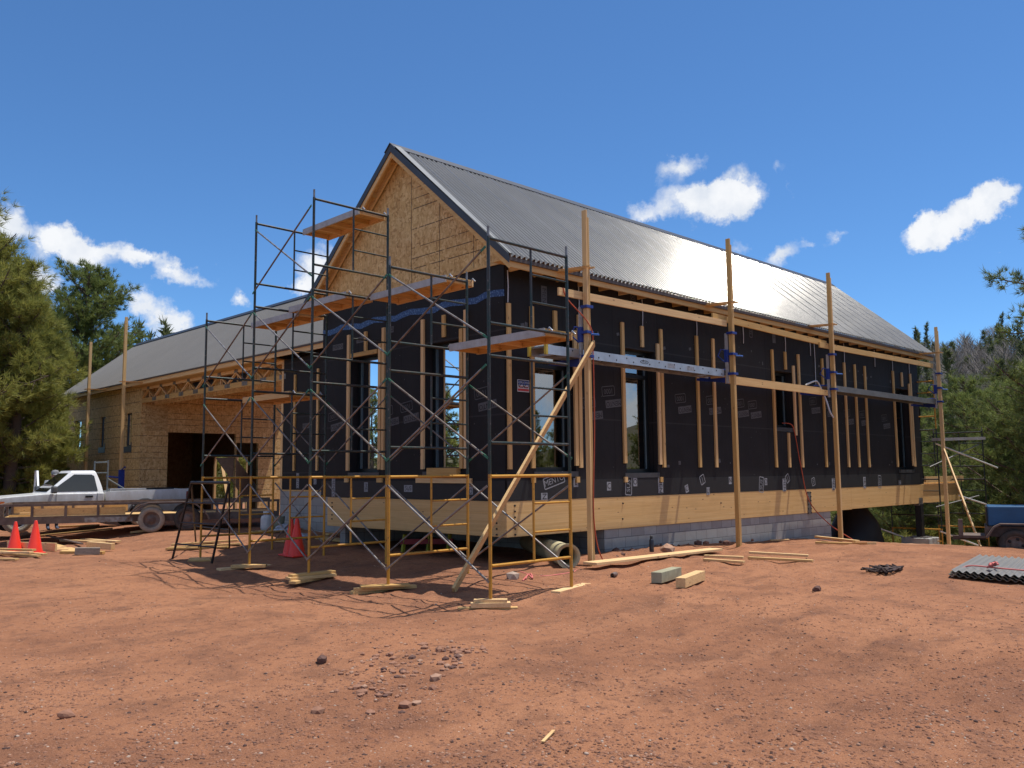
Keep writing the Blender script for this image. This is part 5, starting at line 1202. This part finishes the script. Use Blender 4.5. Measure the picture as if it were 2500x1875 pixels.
# gas bottle, bag and bucket beside the link wall
p = gp(651,1296); t = thing('gas_cylinder', 'white gas cylinder standing by the grey block wall', 'gas cylinder', p)
mb = MB(); mb.lathe(p, [(.10,0),(.15,.04),(.155,.10),(.155,.30),(.14,.36),(.07,.40),(.0,.41)], 18); mb.build('tank', simple('cream_paint', (.55,.56,.56), .4), t)
mb = MB(); mb.lathe(p+Vector((0,0,.40)), [(.09,0),(.095,.09),(.088,.09),(.085,0)], 14); mb.build('collar', simple('cream_paint_b', (.5,.5,.5), .4), t)
p = gp(680,1296); mb = MB(); mb.lathe(p, [(.0,.0),(.13,0),(.155,.36),(.145,.36),(.125,.02)], 18); one(mb, 'bucket', simple('olive_bucket', (.22,.22,.15), .6), 'olive bucket beside the white gas cylinder', 'bucket')
def blob(p, s, mat, name, label, cat, grp=None, seed=0, n=1, rough=.35, flat=1.0):
    bm = bmesh.new(); bmesh.ops.create_icosphere(bm, subdivisions=n, radius=1)
    rg = random.Random(seed); off = Vector((rg.uniform(0,50), rg.uniform(0,50), 0))
    for v in bm.verts:
        k = 1+rough*mnoise.noise(v.co*1.3+off)+rough*.5*mnoise.noise(v.co*3.1+off); v.co = Vector((v.co.x*s[0]*k, v.co.y*s[1]*k, max(v.co.z*s[2]*k, -s[2]*.45)))
    rot = Matrix.Rotation(rg.uniform(0,6.28), 3, 'Z')
    me = bpy.data.meshes.new(name); 
    for v in bm.verts: v.co = rot @ v.co; v.co.z += s[2]*.40
    bm.to_mesh(me); bm.free(); me.materials.append(mat)
    o = bpy.data.objects.new(name, me); COL.objects.link(o); o.location = p; ROOT[o.name] = Vector(p); return tag(o, label, cat, grp)
blob(gp(700,1300), (.30,.2,.12), simple('translucent_plastic', (.34,.36,.40), .35), 'plastic_bag', 'pale crumpled plastic sheet by the link wall', 'plastic sheet', seed=3, n=3, rough=.6)
blob(gp(735,1318), (.22,.15,.10), bpy.data.materials['translucent_plastic'], 'plastic_bag', 'crumpled plastic sheet right of the middle cones', 'plastic sheet', seed=5, n=3, rough=.6)
# folding sawhorse under the house
c = gp(1020,1350); t = thing('sawhorse', 'red and yellow folding sawhorse lying under the gable beam', 'sawhorse', c)
YEL = simple('yellow_green_plastic', (.42,.40,.03), .5); REDP = simple('red_plastic', (.35,.02,.02), .5)
dx = Vector((.7,-.71,0)); mb = MB(); mb.bar(c-dx*.35+Vector((0,0,.2)), c+dx*.7+Vector((0,0,.2)), .08, .10); mb.build('beam', REDP, t)
for k_ in (-.3,.2,.6): mb = MB(); mb.bar(c+dx*k_+Vector((0,0,.0)), c+dx*k_+Vector((.02,-.04,.34)), .05, .06, (1,0,0)); mb.build('leg', YEL, t)
# rocks along the foundation and the bigger ones singled out in the yard
ROCKD = simple('dark_red_rock', (.13,.065,.048), .9, sc=9, bump=.4); ROCKT = simple('tan_rock', (.38,.22,.145), .9, sc=8, bump=.3); ROCKP = simple('pink_rock', (.30,.145,.088), .9, sc=8, bump=.35); ROCKW = simple('white_rock', (.42,.31,.24), .9, sc=8, bump=.2)
blob(gp(*za(880,1108)), (.24,.15,.12), ROCKT, 'rock', 'tan stone lying against the foot of the block wall', 'rock', None, 21, 2); blob(gp(*za(1508,1006)), (.17,.14,.14), ROCKD, 'rock', 'dark boulder against the block wall beside a timber block', 'rock', None, 22, 2)
blob(gp(162,1768), (.058,.042,.040), ROCKP, 'rock', 'rounded reddish stone alone near the lower left corner', 'rock', None, 23, 2); blob(gp(785,1627), (.052,.045,.05), ROCKD, 'rock', 'dark clod standing left of the rubble patch', 'rock', None, 24, 2)
blob(gp(1252,1417), (.10,.08,.09), ROCKW, 'rock', 'white stone under the rightmost scaffold frame', 'rock', None, 25, 1); blob(gp(1995,1445), (.06,.05,.05), ROCKD, 'rock', 'lone dark stone on the right of the yard', 'rock', None, 26, 2)
rng = random.Random(31)
for i in range(46):
    u = rng.uniform(1490, 1640) if i < 30 else rng.uniform(1460, 1880); p = on(u, 1300, 'y', -.12-.5*rng.random()**2); p.z = gz(p.x,p.y)+.02; s = rng.uniform(.035,.11)
    blob(p, (s,s*.8,s*.75), ROCKD if rng.random() < .8 else ROCKP, 'rock', 'dark red stone among the rocks heaped along the block foundation', 'rock', 'rocks along the foundation', 100+i, 1)
for i in range(210):
    if i < 130: u, v = rng.gauss(950, 62), rng.gauss(1665, 42); v += (950-u)*.12
    else: u, v = rng.gauss(1090, 60), rng.gauss(1610, 22)
    p = gp(u, v); s = min(.07, .010+.02*rng.random()+.04*rng.random()**5); p.z -= s*.15
    blob(p, (s,s*rng.uniform(.6,.9),s*rng.uniform(.45,.8)), rng.choice((ROCKP,ROCKP,ROCKP,ROCKP,ROCKP,ROCKT,ROCKD,ROCKP)), 'rock', 'broken stone in the rubble patch in the middle of the dirt', 'rock', 'rubble patch stones', 300+i, 1)
# loose gravel and clods: uncountable
def gravel(name, cnt, mats, wts, smin, smax, gen, label):
    base = []
    rg = random.Random(5)
    for k in range(8):
        bm = bmesh.new(); bmesh.ops.create_icosphere(bm, subdivisions=1, radius=1)
        for v in bm.verts: v.co *= 1+.55*mnoise.noise(v.co*1.7+Vector((k*9,0,0)))
        base.append((np.array([v.co[:] for v in bm.verts]), np.array([[x.index for x in f.verts] for f in bm.faces]))); bm.free()
    V = []; F = []; M = []; o = 0; npr = np.random.RandomState(7)
    for i in range(cnt):
        x, y = gen(npr); b, f = base[i % 8]; s = smin+(smax-smin)*npr.rand()**3.2; a = npr.rand()*6.28; c, sn = math.cos(a), math.sin(a)
        sc = np.array([s, s*(.6+.4*npr.rand()), s*(.4+.4*npr.rand())]); w = b*sc; w = np.stack([w[:,0]*c-w[:,1]*sn, w[:,0]*sn+w[:,1]*c, w[:,2]], 1)
        z = gz(x, y)+micro(x, y)-s*.08; V.append(w+np.array([x,y,z])); F.append(f+o); o += len(b); M.append(np.full(len(f), npr.choice(len(mats), p=wts)))
    V = np.concatenate(V); F = np.concatenate(F); M = np.concatenate(M)
    me = bpy.data.meshes.new(name); me.vertices.add(len(V)); me.vertices.foreach_set('co', V.ravel()); me.loops.add(F.size); me.loops.foreach_set('vertex_index', F.ravel().astype(np.int32))
    me.polygons.add(len(F)); me.polygons.foreach_set('loop_start', np.arange(0, F.size, 3, dtype=np.int32)); me.polygons.foreach_set('loop_total', np.full(len(F), 3, dtype=np.int32)); 
    for m_ in mats: me.materials.append(m_)
    me.polygons.foreach_set('material_index', M.astype(np.int32)); me.update(calc_edges=True)
    ob = bpy.data.objects.new(name, me); COL.objects.link(ob); ob['kind'] = 'stuff'; ob['label'] = label; ob['category'] = 'gravel'; return ob
def view_spread(rg):
    u = rg.uniform(-80, 2580); 
    while True:
        v = 1340+(1900-1340)*rg.rand()**.75; r = ray(u, v)
        t = (gz(CX+r.x*8, CY+r.y*8)-CAM.z)/r.z; x, y = CX+r.x*t, CY+r.y*t
        if t < 30 and (rg.rand() < .5 or mnoise.noise(Vector((x*.7, y*.7, 2))) > .05): return x, y
CLOD = simple('soil_clod', (.25,.112,.062), .95, sc=9); CLODD = simple('dark_clod', (.085,.045,.035), .95, sc=9)
gravel('gravel', 36000, [CLOD, CLODD, ROCKP, ROCKT, ROCKW], [.68,.09,.14,.07,.02], .003, .019, view_spread, 'loose gravel and clods scattered over the red dirt')
mb = MB(); p = gp(1325,1822); q = gp(1352,1800); mb.bar(p+Vector((0,0,.012)), q+Vector((0,0,.02)), .022, .008); one(mb, 'wood_chip', WX, 'splinter of wood lying at the bottom of the yard', 'wood splinter')

# ---------------------------------------------------------------- pines, far hillside woods
def needle_mat(name, c1, c2, c3):
    t = NT(name); v = t.vec(); n = t.noise(.9, 4, .6, v); n2 = t.noise(7, 3, .6, v)
    col = t.mix(t.step(n, .36, .64), c1, c2); col = t.mix(t.math('MULTIPLY', t.step(n2, .48, .66), .7), col, c3)
    m_ = t.out(col, .6, 0, None, Specular_IOR_Level=.25); tr = t.new('ShaderNodeBsdfTranslucent'); t.l.new(col, tr.inputs[0])
    mx = t.new('ShaderNodeMixShader'); mx.inputs[0].default_value = .42; t.l.new(t.b.outputs[0], mx.inputs[1]); t.l.new(tr.outputs[0], mx.inputs[2]); t.l.new(mx.outputs[0], t.n['Material Output'].inputs[0]); return m_
NDL = needle_mat('pine_needles_olive', (.275,.275,.062), (.18,.20,.050), (.40,.36,.09))
NDG = needle_mat('pine_needles_green', (.18,.225,.062), (.12,.16,.048), (.29,.30,.085))
NDF = needle_mat('pine_needles_far', (.14,.16,.065), (.09,.11,.048), (.20,.205,.085))
BARK = simple('pine_bark', (.12,.085,.065), .95, sc=10, bump=.4, bsc=14); BARKG = simple('grey_twigs', (.27,.235,.215), .9, sc=2)
def mesh_tris(name, V, mats):
    """V: (n,3,3) triangles"""
    n = len(V); me = bpy.data.meshes.new(name); me.vertices.add(n*3); me.vertices.foreach_set('co', V.reshape(-1).astype(np.float32)); me.loops.add(n*3); me.loops.foreach_set('vertex_index', np.arange(n*3, dtype=np.int32))
    me.polygons.add(n); me.polygons.foreach_set('loop_start', np.arange(0, n*3, 3, dtype=np.int32)); me.polygons.foreach_set('loop_total', np.full(n, 3, dtype=np.int32)); me.materials.append(mats); me.update(calc_edges=True); return me
def tufts(rg, P, D, per, ln, wd, spread=.9):
    """needle tufts at points P pointing along D"""
    n = len(P); P = np.repeat(P, per, 0); D = np.repeat(D, per, 0)
    d = D + rg.normal(0, spread*.6, D.shape); d /= np.linalg.norm(d, axis=1, keepdims=True)
    s = np.cross(d, rg.normal(0, 1, d.shape)); s /= np.linalg.norm(s, axis=1, keepdims=True)
    l = ln*rg.uniform(.65, 1.15, (len(P),1)); st = P + d*l*.05 + rg.normal(0, ln*.10, P.shape)
    return np.stack([st-s*wd*.5, st+s*wd*.5, st+d*l], 1)
def pine(seed, H, Rr, base, nb, nt, per, ln, wd, shape=.75, droop=.12, lean=(0,0)):
    rg = np.random.RandomState(seed); P = []; D = []; limbs = []
    for i in range(nb):
        f = ((i+rg.rand())/nb); h = base+(H*.985-base)*f
        prof = (1-f)**shape*(.55+.45*min(1, f*5)); L_ = Rr*(prof*.95+.05)*rg.uniform(.55, 1.12); a = rg.rand()*6.283 + i*2.4
        up = .55*f+.10-droop*(1-f)*1.6+rg.normal(0,.10); d = np.array([math.cos(a), math.sin(a), up]); d /= np.linalg.norm(d)
        o = np.array([lean[0]*h/H, lean[1]*h/H, h]); pts = [o]; dd = d.copy()
        for k in range(5): dd = dd+np.array([0,0,.07])+rg.normal(0,.10,3); dd /= np.linalg.norm(dd); pts.append(pts[-1]+dd*L_/5)
        limbs.append((pts, .012+.016*L_)); m_ = max(3, int(nt*(L_/Rr)**1.25*(.6+.8*rg.rand())))
        for k in range(m_):
            q = .28+.72*rg.rand()**.7; seg = min(4, int(q*5)); p = pts[seg]+(pts[seg+1]-pts[seg])*(q*5-seg)
            sp = L_*.26*(1.15-q*.6)+.05; off = rg.normal(0, 1, 3)*np.array([1,1,.62]); off *= sp*rg.rand()**.5/np.linalg.norm(off)
            P.append(p+off); e = off/ (np.linalg.norm(off)+1e-6)*.9+dd*.5+np.array([0,0,.45]); D.append(e/np.linalg.norm(e))
            if k % 3 == 0 and L_ > .5: limbs.append(([p, p+off*.9], .008))
    T = tufts(rg, np.array(P), np.array(D), per, ln, wd)
    return T, limbs
def trunk_mb(H, r0, limbs, rs, lean=(0,0)):
    mb = MB(); mb.tube([(lean[0]*k/8+.05*math.sin(k*1.7+rs), lean[1]*k/8+.05*math.cos(k*2.1+rs), -.3+(H+.2)*k/8) for k in range(9)], [r0*(1-.9*k/8) for k in range(9)], 9)
    for pts, r in limbs: mb.tube([tuple(p) for p in pts], [r*(1-.75*i/max(1,len(pts)-1)) for i in range(len(pts))], 5, cap=False)
    return mb
def tree(name, loc, T, mb, needles, label, cat='pine tree', group=None, rz=0):
    t = thing(name, label, cat, loc, group); t.rotation_euler = (0,0,rz)
    me = mesh_tris('crown', T, needles); c = bpy.data.objects.new('crown', me); COL.objects.link(c); c.parent = t
    tm = mb.build('trunk', BARK, fix=False); tm.parent = t; return t
def at_tree(u, vtop, depth, H=None):
    p = dp(u, vtop, depth); z = gz(p.x, p.y); return Vector((p.x, p.y, z)), p.z-z
NEAR = [  # u, v of the top, depth, radius, crown base, branches, tufts, needles, label, seed, crown shape
    (-120, 455, 30, 4.9, .3, 190, 80, NDL, 'tall olive pine at the left edge, its top out of the frame', 3, .48),
    (6, 575, 31, 2.5, .3, 130, 70, NDL, 'pointed olive pine just inside the left edge, next to the tallest pine', 19, .55),
    (55, 630, 30, 2.7, .3, 130, 70, NDL, 'olive pine leaning out from the tall left edge pine', 15, .55),
    (84, 696, 33, 1.6, .3, 130, 70, NDL, 'shorter olive pine overlapping the left edge pine, beside the garage corner', 5, .55),
    (216, 664, 47, 5.0, 1.0, 190, 72, NDG, 'rounded dark green pine behind the garage roof', 9, .42),
    (2545, 905, 29, 3.4, .4, 130, 60, NDG, 'dense dark green pine filling the right edge', 33, .45),
    (140, 830, 42, 2.4, .2, 110, 54, NDL, 'full olive pine behind the far corner of the garage', 17, .5),
    (0, 905, 33, 2.1, .1, 90, 50, NDL, 'low bushy pine behind the white pickup', 12, .5),
    (22, 960, 34, 1.9, .1, 90, 46, NDL, 'low dense pine between the pickup and the garage corner', 14, .4),
    (2625, 470, 24, 3.3, .6, 120, 60, NDG, 'large pine at the right edge with long bare-tipped branches', 21, .42),
    (2470, 950, 32, 3.4, .3, 130, 50, NDG, 'bushy pine left of the right edge pine, above the blue compressor', 22, .5),
    (2350, 925, 38, 3.6, .3, 130, 50, NDG, 'bushy green pine behind the farthest timber pole', 24, .5),
    (2200, 1010, 41, 3.6, .3, 110, 46, NDG, 'pine seen under the terrace beam', 26, .5),
    (2265, 940, 62, 3.6, .6, 120, 46, NDG, 'tall pine behind the far end of the roof', 28, .6),
    (2425, 945, 58, 3.6, .6, 110, 44, NDG, 'tall pine rising between the hill and the right edge pine', 27, .6),
    (2100, 1170, 46, 3.4, .2, 100, 44, NDG, 'low pine seen between the block wall and the steel post', 29, .5),
]
for (u, v, dpt, rr, base, nb, nt, mt, lab, sd, shp) in NEAR:
    loc, H = at_tree(u, v, dpt)
    far_ = dpt/25
    T, limbs = pine(sd, H, rr, base, nb, nt, 18, .22 if dpt < 30 else .30, .020*max(1, far_*.85), shp)
    tree('pine_tree', loc, T, trunk_mb(H, .035*H**.8+.05, limbs, sd), mt, lab, group='pines round the site')
# pines in the woods that the window glass mirrors
T, limbs = pine(41, 11, 3.0, .6, 90, 50, 14, .32, .04, .6); proto = None
BELT = [(2+46*math.cos(R(a))*f, 46*math.sin(R(a))*f, s) for a, f, s in ((-27,1.1,.8),(-31,1,.7),(-35,1.15,.85),(-38,.95,.62),(-42,1.1,.8),(-45,1,.7),(-49,1.2,.9),(-53,1,.72),(-58,1.1,.8),(-64,1,.7),(114,1,.62),(118,1.15,.75),(121,.95,.6),(124,1.1,.72),(127,1,.62),(130,1.2,.8),(133,1,.64),(136,1.1,.7),(140,1,.62),(145,1.1,.7))]
for i, (x, y, s) in enumerate(BELT):
    if proto is None: proto = o = tree('pine_tree', (x,y,gz(x,y)), T, trunk_mb(11, .25, limbs, 2), NDL, 'pine outside the frame, mirrored in the window glass', group='pines mirrored in the glass')
    else: o = copy_tree(proto); o.location = (x,y,gz(x,y))
    o.rotation_euler = (0,0,i*1.3); o.scale = (s,s,s)
# hillside: conifers of four builds, bare aspens
FAR = []
for k in range(4):
    H = (9.5, 12, 8, 13)[k]; T, limbs = pine(60+k, H, (2.3,2.1,2.4,1.9)[k], .5, 46, 16, 7, .62, .13, (.8,.95,.6,1.0)[k]); FAR.append((T, trunk_mb(H, .2, [], k)))
protos = []
def far_tree(k, loc, s, rz):
    lab = ('broad pine on the wooded hillside', 'slim pine on the wooded hillside', 'rounded pine on the wooded hillside', 'tall narrow pine on the wooded hillside')[k]
    if protos[k] is None: protos[k] = o = tree('pine_tree', loc, FAR[k][0], FAR[k][1], NDF, lab, group='pines on the far hillside')
    else: o = copy_tree(protos[k]); o.location = loc
    o.rotation_euler = (0,0,rz); o.scale = (s,s,s*1.04)
protos = [None]*4
rg = random.Random(77)
def bare(seed, H):
    r_ = random.Random(seed); mb = MB(); mb.tube([(0,0,-.3),(.1,0,H*.5),(.05,.05,H)], [.11,.07,.02], 6)
    for i in range(60):
        h = H*(.22+.75*r_.random()); a = r_.random()*6.28; L_ = (H-h)*.42+.5; p = Vector((.08,0,h)); q = p+Vector((math.cos(a)*L_*.6, math.sin(a)*L_*.6, L_*.8)); mb.tube([p, q], [.035,.012], 4, cap=False)
        for j in range(5): t_ = .3+.7*r_.random(); s_ = p.lerp(q, t_); b = a+r_.uniform(-1,1); mb.tube([s_, s_+Vector((math.cos(b)*.55, math.sin(b)*.55, .8))], [.020,.006], 3, cap=False)
    return mb
bproto = None
def aspen(loc, s, rz):
    global bproto
    if bproto is None: bproto = o = one(bare(3, 9), 'bare_tree', BARKG, 'leafless grey aspen on the wooded hillside', 'bare tree', 'bare aspens on the far hillside', base=(0,0,0)); 
    else: o = bproto.copy(); COL.objects.link(o)
    o.location = loc; o.rotation_euler = (0,0,rz); o.scale = (s,s,s)
for i in range(170):                                     # wooded hill beyond the right end of the house
    u = rg.uniform(2060, 2640); dpt = 55+150*rg.random()**.8; p = dp(u, 1100, dpt); p.z = gz(p.x, p.y)
    far_tree(rg.choice((0,0,1,2,3)), p, rg.uniform(.65, 1.15), rg.random()*6.28)
for i in range(70):
    u = rg.gauss(2400, 110); dpt = 95+120*rg.random(); p = dp(u, 1100, dpt); p.z = gz(p.x, p.y); aspen(p, rg.uniform(.8,1.25), rg.random()*6.28)
for i in range(46):                                      # woods behind the garage and at the left
    u = rg.uniform(-120, 640); dpt = rg.uniform(58, 120); p = dp(u, 1100, dpt); p.z = gz(p.x, p.y)
    far_tree(rg.choice((0,1,2,3)), p, rg.uniform(.6, .95), rg.random()*6.28)
for (u, v, d_) in ((340,802,74),(402,797,80),(368,826,70)):
    loc, H = at_tree(u, v, d_); k = 1; far_tree(k, loc, H/12.2, u)
# undergrowth
T, limbs = pine(91, 1.6, 1.3, .1, 26, 22, 18, .22, .03, .3); bp = None
for i, (u, v, d_, s) in enumerate(((2120,1300,36,1.1),(2290,1330,38,1.3),(2380,1345,36,1.3),(2225,1290,36,1.3),(30,1190,30,1.2),(95,1180,33,1.1),(150,1150,36,1.2),(2440,1300,30,1.3),(590,1130,52,1.4),(555,1140,48,1.4))):
    p = dp(u, v, d_); p.z = gz(p.x, p.y)
    if bp is None:
        me = mesh_tris('shrub', T, NDL); bp = o = bpy.data.objects.new('shrub', me); COL.objects.link(o)
        tag(o, 'low green shrub at the edge of the woods', 'shrub', 'shrubs at the edge of the woods')
    else: o = bp.copy(); COL.objects.link(o)
    o.location = p; o.scale = (s,s,s); o.rotation_euler = (0,0,i*1.1)
# scaffolding beyond the far end of the house
def far_frame(loc, yellow, rz, label):
    o = copy_tree(PY_ if yellow else PG_); o.location = loc; o.rotation_euler = (0,0,rz); ROOT[o.name] = Vector(loc); tag(o, label, 'scaffold frame', 'scaffold frames past the far end of the house')
e = dp(2277, 927, 27.4); zt = e.z
for i, yl in enumerate((True, False, False, True)):
    far_frame((e.x+.02, e.y+1.52, zt-LV*(i+1)), yl, R(-90), f"{['topmost yellow','upper dark','lower dark','lowest yellow'][i]} frame of the far scaffold behind the house end")
b = dp(2395, 1052, 28.5)
for i, yl in enumerate((False, False, True)): far_frame((b.x, b.y+1.5, b.z-LV*(i+1)), yl, R(-90), f"{['top dark','middle dark','bottom yellow'][i]} frame of the scaffold among the far pines")
BRT = simple('bright_galvanised_tube', (.72,.72,.70), .35, .2)
def fbar(a, b_, label, r_=.026, m_=None): mb = MB(); mb.tube([a, b_], r_, 7); one(mb, 'brace_pole', m_ or BRT, label, 'scaffold brace', 'loose brace tubes of the far scaffold')
fbar(dp(2285,1083,26.6), dp(2435,1142,27.4), 'shining tube sloping down right above the terrace'); fbar(dp(2342,1210,26.5), dp(2432,1239,27.3), 'shining tube sloping down beside the beam end'); fbar(dp(2296,1297,26.4), dp(2432,1348,27.2), 'shining tube sloping down to the dirt shoulder'); fbar(dp(2150,1291,27), dp(2230,1320,27.4), 'shining tube sloping down beside the concrete pier')
fbar(dp(2270,1140,26.7), dp(2390,1085,27.4), 'dull tube rising right above the terrace', .018, ALUD); fbar(dp(2285,1238,26.7), dp(2390,1210,27.4), 'dull tube rising right below the beam end', .018, ALUD)
mb = MB(); mb.bar(dp(2283,1073,26.5), dp(2397,1070,27.5), .25, .09); one(mb, 'scaffold_plank', ALUP, 'long plank on the far scaffold among the pines', 'scaffold plank')
